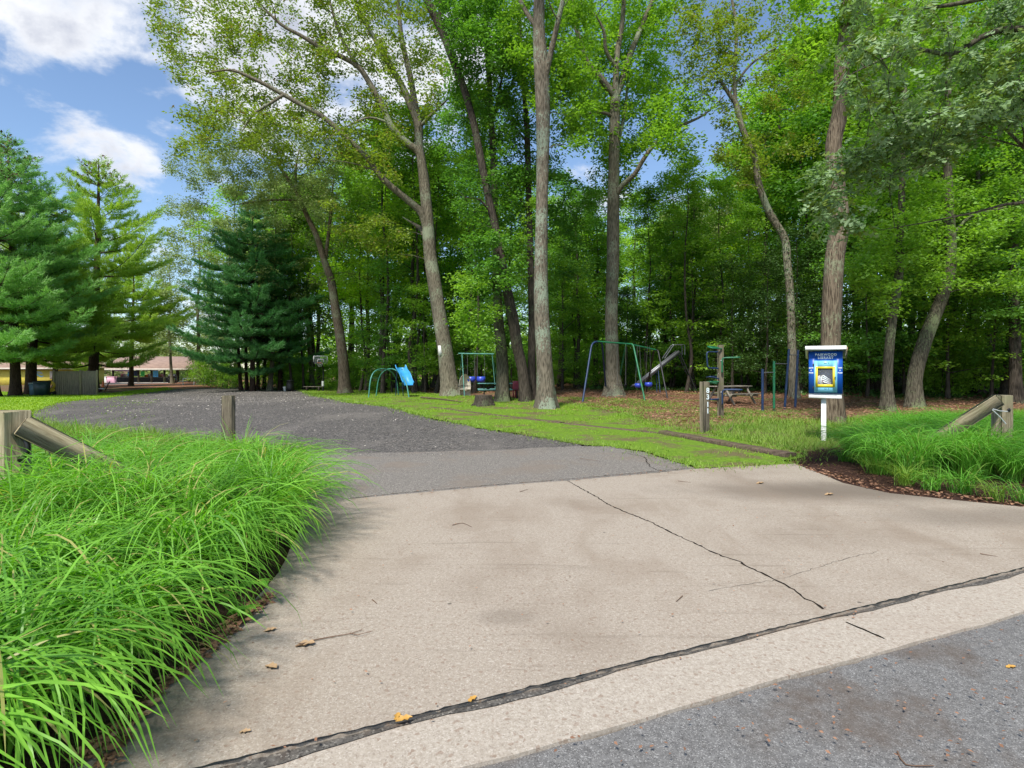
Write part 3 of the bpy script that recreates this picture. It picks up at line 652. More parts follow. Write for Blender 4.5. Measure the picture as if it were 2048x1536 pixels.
traced_tree('deciduous_tree', 'straight grey tree with flared roots beside the blue and green swing frame', TR3,
            [([(1130, -10), (1120, 120), (1150, 260), (1200, 330), (1290, 300), (1340, 200), (1350, -10)], 200, 3, 3.2), ([(1200, 280), (1180, 400), (1260, 420), (1300, 330)], 22, 2, 1.5),
             ([(1300, 200), (1290, 300), (1380, 300), (1420, 200), (1380, 160)], 26, -1.5, 2), ([(1100, -10), (1400, -10), (1390, -120), (1120, -120)], 50, 0, 4)],
            M['bark_grey'], M['leaf_green'], .15, 42, (.75, .75, .5), seed=23)
TR4 = [[(1052, 803, 26), (1045, 740, 24), (1034, 690, 25), (1026, 640, 25), (1014, 580, 22), (1004, 525, 20), (992, 460, 18), (980, 410, 17), (963, 325, 17), (949, 253, 16), (928, 178, 17), (908, 126, 17), (887, 68, 18), (868, 28, 18), (850, -10, 16), (825, -90, 12)], 0, -1], \
      [[(880, 50, 9), (880, 20, 9), (882, -80, 7)], -1, -1], [[(985, 430, 6), (960, 400, 5), (930, 395, 3)], 0, -1]
traced_tree('deciduous_tree', 'slim dark trunk leaning left out of the clump beside the lichen patched tree', TR4,
            [([(905, 150), (880, 260), (890, 380), (940, 470), (1040, 440), (1060, 300), (1020, 160)], 90, 1.0, 2.0), ([(870, -10), (1020, -10), (1010, 150), (905, 150)], 80, -.5, 2.2),
             ([(930, 440), (950, 560), (1030, 620), (1050, 480)], 30, -.5, 1.5), ([(830, -10), (1010, -10), (990, -110), (840, -110)], 26, 0, 2.5)],
            M['bark_dark'], M['leaf_deep'], .125, 48, (.6, .6, .38), seed=24)
TR5 = [[(1006, 803, 30), (1004, 717, 26), (996, 623, 22), (993, 520, 19), (990, 444, 17), (986, 308, 15), (980, 191, 13), (974, 90, 11), (970, -60, 8)], 0, .5], [[(994, 250, 8), (1004, 180, 7), (1010, 120, 6)], 0, .5]
traced_tree('deciduous_tree', 'bark mottled upright tree just behind the tree stump', TR5,
            [([(910, 540), (920, 680), (980, 700), (1000, 600), (990, 540)], 22, -1.5, 1.2), ([(930, 0), (940, 300), (1040, 300), (1040, 0)], 34, 1, 2), ([(990, 320), (990, 600), (1070, 600), (1070, 320)], 30, 1, 2)],
            M['bark_mossy'], M['leaf_green'], .125, 46, (.6, .6, .35), seed=25)
TR6 = [[(1064, 802, 22), (1063, 717, 18), (1064, 620, 16), (1060, 500, 15), (1058, 410, 14), (1055, 300, 13), (1052, 230, 12), (1042, 103, 10), (1037, 0, 9), (1032, -80, 7)], .5, .5], \
      [[(1054, 290, 6), (1040, 270, 5), (1020, 240, 4), (1012, 190, 3)], .5, 0], [[(1056, 430, 6), (1040, 400, 5), (1022, 380, 4), (1010, 360, 3)], .5, 0]
traced_tree('deciduous_tree', 'thin dark upright trunk standing close behind the lichen patched tree', TR6,
            [([(1000, 50), (1000, 350), (1080, 380), (1150, 300), (1130, 60)], 60, 1.5, 2), ([(1090, 330), (1090, 560), (1190, 560), (1200, 350)], 40, 2.5, 2)],
            M['bark_dark'], M['leaf_deep'], .125, 46, (.6, .6, .35), seed=26)
TR8 = [[(1665, 846, 44), (1663, 760, 42), (1662, 690, 42), (1664, 600, 42), (1669, 513, 40), (1680, 444, 38), (1673, 370, 36), (1667, 290, 34), (1680, 222, 34), (1683, 137, 33), (1693, 68, 33), (1700, 0, 32), (1712, -100, 28)], 0, 0], \
      [[(1690, 60, 14), (1720, 20, 12), (1760, -40, 9)], 0, -1]
traced_tree('oak_tree', 'stout furrowed brown trunk rising directly behind the blue library box', TR8,
            [([(1560, -10), (1600, 160), (1660, 200), (1740, 200), (1900, 100), (1950, -10)], 60, 1, 1.5), ([(1480, -20), (2000, -20), (1900, -200), (1550, -200)], 40, 0, 2.5)],
            M['bark_brown'], M['leaf_green'], .12, 46, (.55, .55, .35), seed=28, flare=.6)
TR9 = [[(1588, 768, 20), (1584, 690, 18), (1581, 600, 18), (1575, 530, 17), (1570, 479, 16), (1550, 444, 16), (1532, 410, 15), (1515, 359, 15), (1509, 314, 14), (1491, 273, 13), (1481, 246, 13), (1471, 205, 12), (1458, 188, 9), (1440, 160, 6)], 0, 0], \
      [[(1474, 205, 9), (1470, 150, 8), (1471, 116, 8), (1473, 51, 7), (1464, 0, 6), (1455, -80, 5)], 0, 0], [[(1455, 190, 5), (1500, 130, 5), (1560, 90, 3)], 0, 0]
traced_tree('deciduous_tree', 'slender snaking trunk bending left above the pull up bars', TR9,
            [([(1350, 0), (1350, 160), (1420, 200), (1500, 160), (1520, 0)], 60, 0, 2.5), ([(1500, -20), (1480, 180), (1560, 320), (1650, 300), (1660, -20)], 40, 2, 3), ([(1440, 200), (1430, 330), (1500, 420), (1540, 330), (1500, 220)], 30, 0, 2)],
            M['bark_grey'], M['leaf_olive'], .12, 40, (.55, .55, .35), seed=29, Y=27.5, ivy=(2.5, 9, 900))
TR10 = [[(1776, 820, 28), (1775, 758, 21), (1779, 689, 19), (1787, 620, 18), (1797, 560, 18), (1800, 500, 17), (1802, 440, 15), (1804, 350, 13), (1808, 200, 11), (1812, 60, 9)], 0, 0]
traced_tree('deciduous_tree', 'slim pale trunk left of the mossy leaning tree at the wood edge', TR10,
            [([(1700, 440), (1700, 560), (1760, 640), (1830, 600), (1850, 440)], 50, 0, 2), ([(1700, 200), (1720, 440), (1880, 440), (1900, 200)], 60, 1, 2), ([(1700, -40), (1700, 200), (1900, 200), (1900, -40)], 36, 1, 2)],
            M['bark_mossy'], M['leaf_green'], .12, 38, (.7, .7, .25), seed=30)
TR11 = [[(1828, 814, 34), (1829, 758, 29), (1843, 703, 29), (1860, 655, 28), (1878, 610, 26), (1893, 570, 24), (1902, 520, 22), (1900, 440, 20), (1895, 342, 17), (1895, 239, 15), (1898, 100, 12), (1900, -20, 10)], 0, 0], \
       [[(1900, 470, 8), (1940, 430, 7), (1990, 420, 6), (2048, 405, 5), (2120, 390, 4)], 0, -1]
traced_tree('deciduous_tree', 'thick mossy trunk leaning right, in front of the wood behind the grass bank', TR11,
            [([(1820, 380), (1800, 560), (1900, 600), (2048, 580), (2048, 360)], 90, 0, 2.5), ([(1800, 200), (1800, 400), (2060, 400), (2060, 200)], 60, 1, 2), ([(1760, -60), (1760, 200), (2060, 200), (2060, -60)], 46, 1, 2)],
            M['bark_mossy'], M['leaf_green'], .12, 36, (.75, .75, .22), seed=31)
TR13 = [[(690, 766, 27), (686, 720, 23), (680, 670, 22), (671, 619, 21), (662, 560, 17), (650, 525, 15), (633, 472, 13), (615, 434, 11), (595, 386, 10), (581, 366, 9), (554, 325, 6)], 0, -1], \
       [[(598, 390, 7), (592, 360, 6), (593, 328, 5), (600, 290, 3)], -1, -1], [[(585, 408, 6), (540, 404, 5), (500, 405, 4), (470, 410, 3)], -1, -3], [[(650, 525, 9), (660, 440, 8), (668, 342, 6)], 0, 1]
traced_tree('deciduous_tree', 'brown trunk curving left beside the basketball hoop at the edge of the needle ground', TR13,
            [([(430, 240), (400, 330), (480, 410), (600, 420), (680, 400), (700, 300), (600, 240)], 190, -1, 3.5), ([(340, 300), (320, 430), (400, 430), (450, 330)], 30, 2, 3), ([(600, 420), (640, 560), (760, 560), (760, 380)], 40, 2, 3)],
            M['bark_brown'], M['leaf_grey'], .14, 42, (.75, .75, .45), seed=33, Y=44)
TR14 = [[(2032, 806, 26), (2030, 700, 22), (2028, 600, 21), (2026, 480, 19), (2030, 300, 16), (2034, 100, 12)], 0, 0]
traced_tree('deciduous_tree', 'dark trunk at the right edge behind the sloping timber rail', TR14, [([(1950, 380), (1950, 640), (2110, 640), (2110, 380)], 50, 0, 2), ([(1950, 0), (1950, 380), (2110, 380), (2110, 0)], 60, 0, 2)], M['bark_dark'], M['leaf_deep'], .13, 50, (.75, .75, .25), seed=34)

# ------------------------------------------------------------------ oak branch hanging in at the upper right, from an oak standing outside the frame
r = np.random.default_rng(77)
ob = np.array([8.6, 6.6, 0.0]); root = thing('oak_tree', 'grey green oak whose boughs of lobed leaves hang into the upper right corner', 'tree', tuple(ob))
tm = MB(); Pk, Wk = smooth_path([ob * 0 + (0, 0, -.1), (.05, 0, 2.2), (-.05, .05, 4.2), (.1, .1, 6.5), (.2, 0, 9.5)], [.30, .26, .24, .2, .12], .3); trunk_tube(tm, Pk, Wk, r)
sk = [Pk]; sr = [Wk]
for pix, Y1, Y2, w0, w1 in [([(2400, 330), (2200, 300), (2048, 232), (2000, 218), (1950, 212)], 6.6, 7.2, .05, .022), ([(2048, 295), (2015, 262), (1985, 236), (1940, 214)], 6.9, 7.2, .02, .012),
                            ([(2350, 120), (2150, 70), (2000, 60), (1900, 110), (1830, 95), (1760, 120), (1700, 150)], 6.6, 7.4, .05, .008), ([(1950, 212), (1860, 235), (1780, 270), (1700, 320), (1650, 370)], 7.2, 7.4, .02, .006),
                            ([(2250, -40), (2048, -20), (1900, 10), (1800, 20)], 6.2, 7.0, .05, .01), ([(2450, 470), (2200, 430), (2048, 405), (1950, 425), (1850, 445), (1760, 460)], 6.6, 7.6, .028, .004)]:
    k = len(pix); P = np.array([pt(a, b, Y1 + (Y2 - Y1) * i / (k - 1)) for i, (a, b) in enumerate(pix)]) - ob
    P = np.vstack([[[0, .05, P[0][2] + .1]], P]); P, W = smooth_path(P, np.concatenate([[w0 * 1.3], np.linspace(w0, w1, k)]), .15); tm.tube(P, W, 7); sk.append(P); sr.append(W)
tm.build('trunk', M['bark_mossy'], root, smooth=True)
bm = MB(); lm = MB()
tg = np.vstack([pxregion([(1690, 100), (1700, -10), (2100, -10), (2100, 200), (1960, 230), (1800, 250), (1700, 220), (1680, 170)], 100, r, 6.9, .9), pxregion([(1800, 230), (1700, 280), (1640, 340), (1600, 400), (1650, 430), (1720, 390), (1840, 340), (1960, 270), (1950, 220)], 62, r, 7.2, .5),
                pxregion([(1950, 150), (2110, 140), (2110, 240), (1960, 240)], 22, r, 6.8, .5), pxregion([(2100, -60), (2500, -60), (2500, 300), (2150, 250)], 40, r, 6.4, 1.0), pxregion([(1660, 400), (1650, 490), (1700, 520), (1720, 420)], 6, r, 7.3, .2)]) - ob
grow(bm, lm, np.vstack([s[2:] for s in sk[1:]]), np.concatenate([s[2:] for s in sr[1:]]), tg, r, .155, 17, (.24, .24, .13), shape=OAK, sag=.05, thick=.008, up=1.2, droop=.35, along=.25)
Pt = np.array([0, 0, 8]) + r.normal(0, 1, (60, 3)) * (1.6, 1.6, 1.1)
grow(bm, lm, Pk[12:], Wk[12:], Pt, r, .15, 26, (.6, .6, .4), shape=OAK)
lm.absorb(bm).build('crown', [M['leaf_oak'], M['bark_mossy']], root)

# ------------------------------------------------------------------ forest prototypes and their copies
def proto_tree(name, label, H, cr, z0, nT, per, leaf, bark, leafm, seed, cl=(1.0, 1.0, .5), w=.22, group=None, layered=False, lean=.04):
    r = np.random.default_rng(seed); root = thing(name, label, 'tree', (0, 0, 0), group=group)
    tm = MB(); k = 7; zz = np.linspace(-.15, H * .93, k); P = np.stack([np.cumsum(r.normal(0, lean * H / k, k)), np.cumsum(r.normal(0, lean * H / k, k)), zz], 1); P[:, :2] -= P[0, :2]
    W = w * np.linspace(1, .15, k); P, W = smooth_path(P, W, .6); trunk_tube(tm, P, W, r, 8)
    tm.build('trunk', bark, root, smooth=True)
    h = r.random(nT) ** .85; z = z0 + (H - z0) * h; prof = np.sin(np.clip((h * .86 + .12), 0, 1) * np.pi) ** .6
    rad = cr * prof * np.sqrt(r.random(nT)) ; a = r.uniform(0, 2 * np.pi, nT)
    ix = np.searchsorted(P[:, 2], z).clip(0, len(P) - 1)
    tg = np.stack([P[ix, 0] + rad * np.cos(a), P[ix, 1] + rad * np.sin(a), z + rad * .12], 1)
    bm = MB(); lm = MB(); kk = P[:, 2] > z0 * .7
    grow(bm, lm, P[kk], W[kk], tg, r, leaf, per, cl, up=1.6 if layered else .8, sag=.06, along=.2)
    lm.absorb(bm).build('crown', [leafm, bark], root); return root
GW = 'trees of the dense wood behind the playground'
protos = {
 'g': proto_tree('forest_tree', 'mid green leafy tree in the dense wood behind the playground', 19, 4.2, 6.0, 105, 90, .24, M['bark_dark'], M['leaf_green'], 101, group=GW + ', mid green'),
 'g2': proto_tree('forest_tree', 'mid green leafy tree in the dense wood behind the playground', 17, 3.8, 5.0, 100, 90, .24, M['bark_dark'], M['leaf_green'], 102, group=GW + ', mid green'),
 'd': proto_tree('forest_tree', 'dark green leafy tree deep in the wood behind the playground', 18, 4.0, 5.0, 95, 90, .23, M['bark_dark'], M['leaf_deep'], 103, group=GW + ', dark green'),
 'l': proto_tree('forest_tree', 'bright lime green tree coloured as sunlit at the back of the wood', 15, 4.0, 3.5, 105, 90, .24, M['bark_dark'], M['leaf_lime_sun_tint'], 104, group=GW + ', lime green'),
 'y': proto_tree('forest_tree', 'pale grey green tree crown standing at the back of the clearing', 18, 4.6, 4.0, 120, 90, .24, M['bark_grey'], M['leaf_grey'], 105, group=GW + ', grey green'),
 't': proto_tree('slender_tree', 'thin dark straight trunk in the wood', 18, 2.6, 9.0, 46, 80, .22, M['bark_dark'], M['leaf_green'], 110, (.9, .9, .5), .13, 'thin dark trunks in the wood', lean=.09),
 'u': proto_tree('understory_tree', 'low young tree with layered leaves under the tall trees of the wood', 7.0, 2.6, .9, 80, 70, .17, M['bark_dark'], M['leaf_green'], 106, (.75, .75, .2), .07, 'young trees under the tall trees', True),
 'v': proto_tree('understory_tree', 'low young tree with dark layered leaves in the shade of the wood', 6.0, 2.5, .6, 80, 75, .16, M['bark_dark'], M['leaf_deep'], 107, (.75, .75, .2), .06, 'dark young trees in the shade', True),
 'h': proto_tree('holly_tree', 'dense dark evergreen holly in the wood between the swings and the library box', 9.0, 2.3, .3, 130, 70, .12, M['bark_dark'], M['ivy'], 108, (.6, .6, .4), .09, 'dark hollies in the wood'),
 'b': proto_tree('bush', 'low leafy green bush at the foot of the wood', 2.4, 1.5, .15, 42, 60, .13, M['bark_dark'], M['leaf_green'], 109, (.5, .5, .3), .03, 'bushes at the foot of the wood'),
}
used = set(); planted = []; r = np.random.default_rng(5)
def plant(key, X, Y, s=1.0, rz=None, label=None, group=None, sz=None):
    rz = r.uniform(0, 6.28) if rz is None else rz; sc3 = (s, s, s * (sz or 1))
    p = protos[key]
    if key not in used:
        used.add(key); p.location = (X, Y, tz(X, Y)); p.rotation_euler.z = rz; p.scale = sc3
        planted.append((key, X, Y, p)); return p
    c = copy_tree(p, (X, Y, tz(X, Y)), rz, sc3, label, group); planted.append((key, X, Y, c)); return c
def plantp(key, px, Y, **kw): return plant(key, (px - CX) / F * Y, Y, **kw)
# (kind, column in the photo, distance, scale)
for key, px, Y, s in [('g', 470, 66, 1.15), ('y', 400, 70, 1.2), ('y', 345, 76, 1.0), ('y', 450, 58, .95), ('g', 560, 60, 1.1), ('g2', 620, 56, 1.15), ('y', 540, 52, 1.05), ('g', 700, 58, 1.2), ('y', 625, 56, 1.15), ('g', 585, 72, 1.35),
                      ('l', 735, 49, 1.05), ('l', 790, 50, 1.15), ('l', 850, 44, 1.1), ('g', 765, 44, 1.05), ('d', 830, 42, .95), ('g2', 870, 48, 1.1), ('d', 930, 44, 1.0), ('l', 900, 52, 1.15), ('l', 960, 56, 1.1), ('g', 700, 70, 1.45), ('g2', 800, 72, 1.35),
                      ('d', 1010, 46, .95), ('g', 1060, 50, .95), ('d', 1120, 42, .85), ('l', 1130, 54, 1.0), ('g2', 1190, 46, .85), ('l', 1170, 62, 1.05), ('d', 1160, 38, .72), ('g', 1270, 50, .85), ('l', 1300, 56, .95), ('g2', 1340, 44, .80),
                      ('y', 1370, 58, .95), ('y', 1425, 40, .74), ('y', 1390, 46, .80), ('g2', 1330, 38, .62), ('d', 1385, 36, .60), ('g', 1480, 46, 1.0), ('l', 1500, 42, .95), ('l', 1440, 56, 1.0), ('d', 1520, 38, .95), ('g', 1560, 42, 1.2),
                      ('g', 1620, 40, 1.3), ('g2', 1700, 36, 1.25), ('d', 1745, 32, 1.15), ('g', 1600, 50, 1.4), ('g', 1680, 52, 1.5), ('l', 1730, 46, 1.3), ('g2', 1790, 40, 1.3), ('g', 1850, 36, 1.25), ('d', 1865, 31, 1.1), ('g', 1830, 50, 1.5), ('d', 1910, 34, 1.2), ('g2', 1960, 30, 1.1),
                      ('l', 1900, 48, 1.35), ('g', 1990, 40, 1.3), ('d', 2060, 31, 1.2), ('g', 2080, 42, 1.4), ('d', 2160, 34, 1.3), ('g2', 2240, 38, 1.3), ('g', 1950, 56, 1.6), ('d', 2010, 27, 1.0), ('l', 2000, 62, 1.5), ('g', 2150, 52, 1.5),
                      ('g', 760, 62, 1.3), ('d', 640, 64, 1.2), ('g', 1080, 66, 1.15), ('g2', 1230, 66, 1.05), ('g', 1330, 68, 1.05), ('g2', 1410, 66, 1.1), ('g', 1520, 62, 1.35), ('d', 1750, 60, 1.6), ('g2', 1860, 64, 1.6)]:
    plantp(key, px, Y, s=s * r.uniform(.95, 1.05))
for px, Y in [(560, 56), (760, 48), (790, 42), (850, 39), (905, 41), (960, 40), (1030, 38), (1110, 36), (1150, 40), (1200, 39), (1290, 40), (1340, 36), (1380, 33), (1430, 36), (1470, 34), (1620, 33), (1720, 28), (1750, 30), (1800, 29), (1850, 30), (1900, 27), (1935, 31), (1990, 26), (2040, 28), (2090, 25), (715, 54), (545, 57),
              (1560, 40), (1660, 40), (1880, 38), (1960, 37), (2030, 38), (1240, 46), (1080, 46), (880, 50)]:
    plantp('u' if r.random() < .5 else 'v', px + r.uniform(-15, 15), Y, s=r.uniform(.85, 1.25))
for px in [585, 608, 720, 765, 768, 830, 833, 872, 932, 948, 1115, 1150, 1196, 1300, 1345, 1372, 1392, 1440, 1500, 1535, 1602, 1625, 1702, 1740, 1756, 1925, 1945, 1962, 1975, 1988, 2008, 2060, 2100]:
    plantp('t', px, (r.uniform(46, 54) if px < 750 else r.uniform(37, 46) if px < 1250 else r.uniform(31, 38)), s=(r.uniform(.6, .75) if 1080 < px < 1510 else r.uniform(.85, 1.2)))
for px, Y, s in [(1600, 31, 1.0), (1560, 33, .9), (1530, 30, .8), (1250, 36, .7), (1640, 30, .75), (1465, 31, .8), (1700, 33, .9)]: plantp('h', px, Y, s=s)
for k in range(84):
    px = r.uniform(540, 2200); Y = (52 if px < 750 else 43 if px < 1150 else 36 if px < 1650 else 30) + r.uniform(-2, 8); plantp('b', px, Y, s=r.uniform(.6, 1.2))
for px, Y, s in [(408, 66, 1.2), (398, 78, 1.5), (432, 62, 1.6), (460, 58, 1.5), (500, 58, 1.4), (445, 55, 1.0), (540, 57, 1.3)]: plantp('b', px, Y, s=s)
LAND = [(440, 'behind the broad dark pine'), (600, 'right of the dark pine'), (655, 'behind the basketball hoop'), (740, 'left of the arched climber'), (820, 'behind the arched climber'), (900, 'behind the papered tree'), (975, 'behind the baby swings'), (1060, 'behind the tree clump'),
        (1150, 'right of the lichen patched tree'), (1250, 'behind the swing frame'), (1330, 'behind the steel slide'), (1400, 'left of the climbing pole'), (1470, 'behind the climbing pole'), (1560, 'behind the pull up bars'), (1660, 'behind the library box'),
        (1740, 'right of the library box'), (1800, 'behind the slim pale trunk'), (1870, 'behind the leaning mossy trunk'), (1950, 'above the right grass bank'), (2030, 'behind the right timber barrier'), (9999, 'at the right edge')]
KN = dict(t='thin dark straight trunk', g='mid green leafy tree', g2='green full crowned tree', d='dark green leafy tree', l='lime green tree coloured as sunlit', y='pale grey green tree', u='young layered tree', v='dark young layered tree', h='dark evergreen holly', b='low green bush')
ORD = ['nearest', 'second nearest', 'third nearest', 'fourth nearest', 'fifth nearest', 'sixth nearest', 'seventh nearest', 'eighth nearest', 'ninth nearest', 'tenth nearest', 'eleventh nearest', 'twelfth nearest']
buck = {}
for key, X, Y, o in planted:
    px = CX + X / Y * F; w_ = next(t for lim, t in LAND if px < lim); buck.setdefault((key, w_), []).append((Y, o))
for (key, w_), lst in buck.items():
    lst.sort(key=lambda q: q[0])
    for i, (Y, o) in enumerate(lst): o['label'] = KN[key] + ' ' + w_ + ('' if len(lst) == 1 else ', ' + ORD[min(i, 11)] + ' there')
# the wood seen as one mass far behind, and the low tree line on the left
def woods(name, label, segs, seed, mat, n, leaf):
    r = np.random.default_rng(seed); mb = MB()
    for (px0, px1, Y, top, k) in segs:
        px = r.uniform(px0, px1, k); t = r.random(k); YY = Y + r.uniform(-6, 6, k); h = top * (.75 + .35 * np.sin(px * .045) * np.sin(px * .017 + 1)); z = t * h
        cc = np.stack([(px - CX) / F * YY, YY, z + T((px - CX) / F * YY, YY)], 1)
        v = r.normal(0, 1, (k, n, 3)); v /= np.linalg.norm(v, axis=2)[..., None]; v *= (r.random((k, n)) ** .4)[..., None] * np.array([1.8, 1.8, 1.1])
        put_leaves(mb, (cc[:, None] + v).reshape(-1, 3), leaf, r, up=.8)
    o = mb.build(name, mat); tag(o, label, 'woodland', kind='stuff'); return o
woods('distant_woods', 'solid green mass of far trees closing the view behind the wood', [(520, 2250, 88, 17, 420), (540, 2300, 76, 8.5, 480)], 61, M['leaf_lime_sun_tint'], 120, .5)  # lime leaf colour stands in for backlight on this shaded mass
woods('far_undergrowth', 'green undergrowth mass filling the far floor of the wood', [(540, 2300, 70, 8.0, 420), (1100, 2300, 58, 4.5, 260)], 63, M['leaf_green'], 110, .42)
woods('distant_treeline', 'pale distant tree line behind the pavilion and yellow building', [(-250, 420, 120, 13.5, 240), (260, 520, 105, 15, 80)], 62, M['leaf_grey'], 120, .6)

# ------------------------------------------------------------------ pines
def pine(label, base, H, Rm, zc, gap, nb, mat, seed, trunkw=.25, airy=0.0, up=.25, lean=0, tips=True, tuft=10, nl=.26, nw=.032, group=None, flat=.5, name='pine_tree'):
    r = np.random.default_rng(seed); root = thing(name, label, 'tree', tuple(base), group=group); tm = MB()
    P, W = smooth_path([(0, 0, -.15), (lean * .3, 0, H * .3), (lean * .7, .1, H * .65), (lean, 0, H)], [trunkw, trunkw * .8, trunkw * .5, .03], .5); trunk_tube(tm, P, W, r, 10)
    nm = MB(); bm = MB(); cm = MB(); tp = []; td = []; z = zc
    while z < H - .2:
        f = (z - zc) / (H - zc); Lm = Rm * (math.sin(min(1, (1 - f) * 1.15 + .02) * math.pi / 2) ** .9) * (.55 + .45 * min(1, f / .12 + .35))
        k = int(nb + r.integers(-1, 2)); a0 = r.uniform(0, 6.28); c = P[np.searchsorted(P[:, 2], z).clip(0, len(P) - 1)]
        for q in range(k):
            if r.random() < airy: continue
            a = a0 + q / k * 6.283 + r.normal(0, .25); L = Lm * r.uniform(.6, 1.12); s0 = up * (.2 + 1.5 * f) + r.normal(0, .07)
            m_ = 8; t = np.linspace(0, 1, m_); hx = L * t; hz = L * (s0 * t - .12 * (1 - f) * np.sin(t * 3.1) + .10 * t ** 2)
            B = np.stack([c[0] + hx * math.cos(a), c[1] + hx * math.sin(a), z + hz], 1)
            bm.tube(B, np.linspace(max(.012, .02 * L * .6), .006, m_), 4, 0, False)
            nt_ = max(3, int(L / .20)); ts = np.linspace(.22 if L > 1.5 else .1, 1, nt_)
            for t1 in ts:
                j = min(int(t1 * (m_ - 1)), m_ - 2); p = B[j] + (B[j + 1] - B[j]) * (t1 * (m_ - 1) - j)
                for sd in (-1, 1):
                    ln = .28 * L * (1.1 - t1 * .8) * r.uniform(.5, 1.2) + .12; aa = a + sd * r.uniform(.6, 1.15); e = np.array([math.cos(aa), math.sin(aa), .18 + r.normal(0, .12)])
                    ns = max(1, int(ln / .17))
                    for w_ in range(ns):
                        tp.append(p + e * ln * (w_ + 1) / ns); td.append(e + (0, 0, flat))
        z += gap * r.uniform(.75, 1.25) * (1.1 - .45 * f)
    tp = np.array(tp); td = np.array(td); n = len(tp)
    d = td[:, None] + r.normal(0, .6, (n, tuft, 3)); d /= np.linalg.norm(d, axis=2)[..., None]; pp = np.repeat(tp[:, None], tuft, 1) + r.normal(0, .05, (n, tuft, 3))
    sd = np.cross(d, r.normal(0, 1, (n, tuft, 3))); sd /= np.linalg.norm(sd, axis=2)[..., None]; LL = nl * r.uniform(.7, 1.2, (n, tuft, 1))
    V = np.stack([pp - sd * nw * .5, pp + sd * nw * .5, pp + d * LL], 2).reshape(-1, 3); nm.add(V, np.arange(len(V)).reshape(-1, 3))
    if tips:                              # brown cones among the top sprays
        hi = np.where(tp[:, 2] > H * .86)[0]; hi = r.choice(hi, min(len(hi), 240), replace=False)
        put_leaves(cm, tp[hi] + (0, 0, .1), .26, r, up=.2, droop=-.5); put_leaves(cm, tp[hi] + (0, 0, .1), .26, r, up=.2, droop=.5)
    bark = M['bark_pine']; tm.build('trunk', bark, root, smooth=True); nm.absorb(bm).absorb(cm, 2).build('crown', [mat, bark, M['cone_brown']], root)
    return root
def pb(px, Y): X = (px - CX) / F * Y; return np.array([X, Y, tz(X, Y)])
pine('young bright green pine with wide airy boughs behind the board fence', pb(186, 50), 20.2, 7.6, 2.4, 1.1, 5, M['needle_lime'], 201, .42, .24, .30, .5, tuft=9, nl=.36, nw=.045)
pine('tall blue green pine at the left edge behind the bins', pb(32, 41), 18.6, 5.6, 3.2, 1.0, 6, M['needle_blue'], 202, .33, .12, .25, -.6, tuft=9, nl=.34, nw=.042)
pine('leaning pine with ivy dark base, nearest the bins', pb(60, 43), 15.5, 5.8, 2.8, 1.1, 5, M['needle_lime'], 203, .36, .2, .3, .8, tuft=9, nl=.36, nw=.045)
pine('pine trunk cut by the left edge of the photo', pb(-14, 38), 16.5, 5.2, 2.8, 1.0, 6, M['needle_blue'], 204, .38, .12, .25, -.3, tuft=9, nl=.34, nw=.042)
pine('broad dark blue green pine beyond the gravel lot', pb(505, 50), 16.4, 5.6, 1.8, 1.05, 8, M['needle_dark'], 205, .22, .0, .05, 0, False, 10, .32, .045)
pine('dark pine standing close behind the broad one beyond the gravel lot', pb(560, 53), 14.5, 3.6, 3.6, .7, 5, M['needle_dark'], 206, .2, .1, .12, .2, False, 9, .32, .045)
pine('sparse bright pine filling the gap behind the board fence', pb(262, 66), 15, 6.0, 5.5, .9, 5, M['needle_lime'], 207, .26, .2, .2, .3, False, 8, .38, .05)
pine('half hidden pine beyond the left bins', pb(110, 60), 14, 6.5, 3.4, .8, 5, M['needle_blue'], 208, .26, .15, .2, .3, False, 8, .38, .05)
for k, (px, y) in enumerate([(482, 758.5), (494, 758), (516, 758), (528, 759)]):
    b = pb(px, 52 + k); mbp = MB(); P, W = smooth_path([(0, 0, -.1), (-.2 + .1 * k, 0, 3), (-.3 + .2 * k, 0, 8)], [.17, .14, .1], .5); trunk_tube(mbp, P, W, np.random.default_rng(k), 8)
    o = thing('pine_tree', ['thin bare lower pine trunk, leftmost of four under the broad dark pine', 'thin pine trunk, second of four under the broad dark pine', 'thin pine trunk, third of four under the broad dark pine', 'thin pine trunk, rightmost of four under the broad dark pine'][k], 'tree', tuple(b), group='thin trunks under the broad dark pine'); mbp.build('trunk', M['bark_pine'], o, smooth=True)
    nm = MB(); rr = np.random.default_rng(k + 40); put_leaves(nm, np.array([-.3 + .2 * k, 0, 8]) + rr.normal(0, 1, (900, 3)) * (1.0, 1.0, .7), .3, rr); nm.build('crown', M['needle_dark'], o)

# ------------------------------------------------------------------ ornamental grass, lawn blades, leaf litter
def bed_grass(mb, centres, per, Lr, wr, r, out=(1.7, 2.5), seg=7, peak=(.05, .5), edge=None, dirbias=None):
    n = len(centres); cc = np.repeat(centres, per, 0); k = len(cc); a = r.uniform(0, 2 * np.pi, k)
    if dirbias is not None: a = np.where(r.random(k) < dirbias[1], dirbias[0] + r.normal(0, .6, k), a)
    P = np.c_[cc[:, 0] + r.normal(0, .05, k), cc[:, 1] + r.normal(0, .05, k), T(cc[:, 0], cc[:, 1])]
    sc_ = np.repeat(r.uniform(.8, 1.15, n), per)
    blades(mb, P, a, r.uniform(*Lr, k) * sc_, r.uniform(*peak, k), r.uniform(*out, k), r.uniform(*wr, k), r, seg, pw=1.5)
r = np.random.default_rng(91)
bedL = np.array(G((125, 1545), (200, 1420), (320, 1290), (420, 1180), (515, 1115), (560, 1060), (588, 1012), (565, 985), (470, 972), (350, 962), (200, 966), (0, 976), (-500, 1004)) + [(-5.6, 2.5), (-4.6, .9), (-2.45, 1.3)])
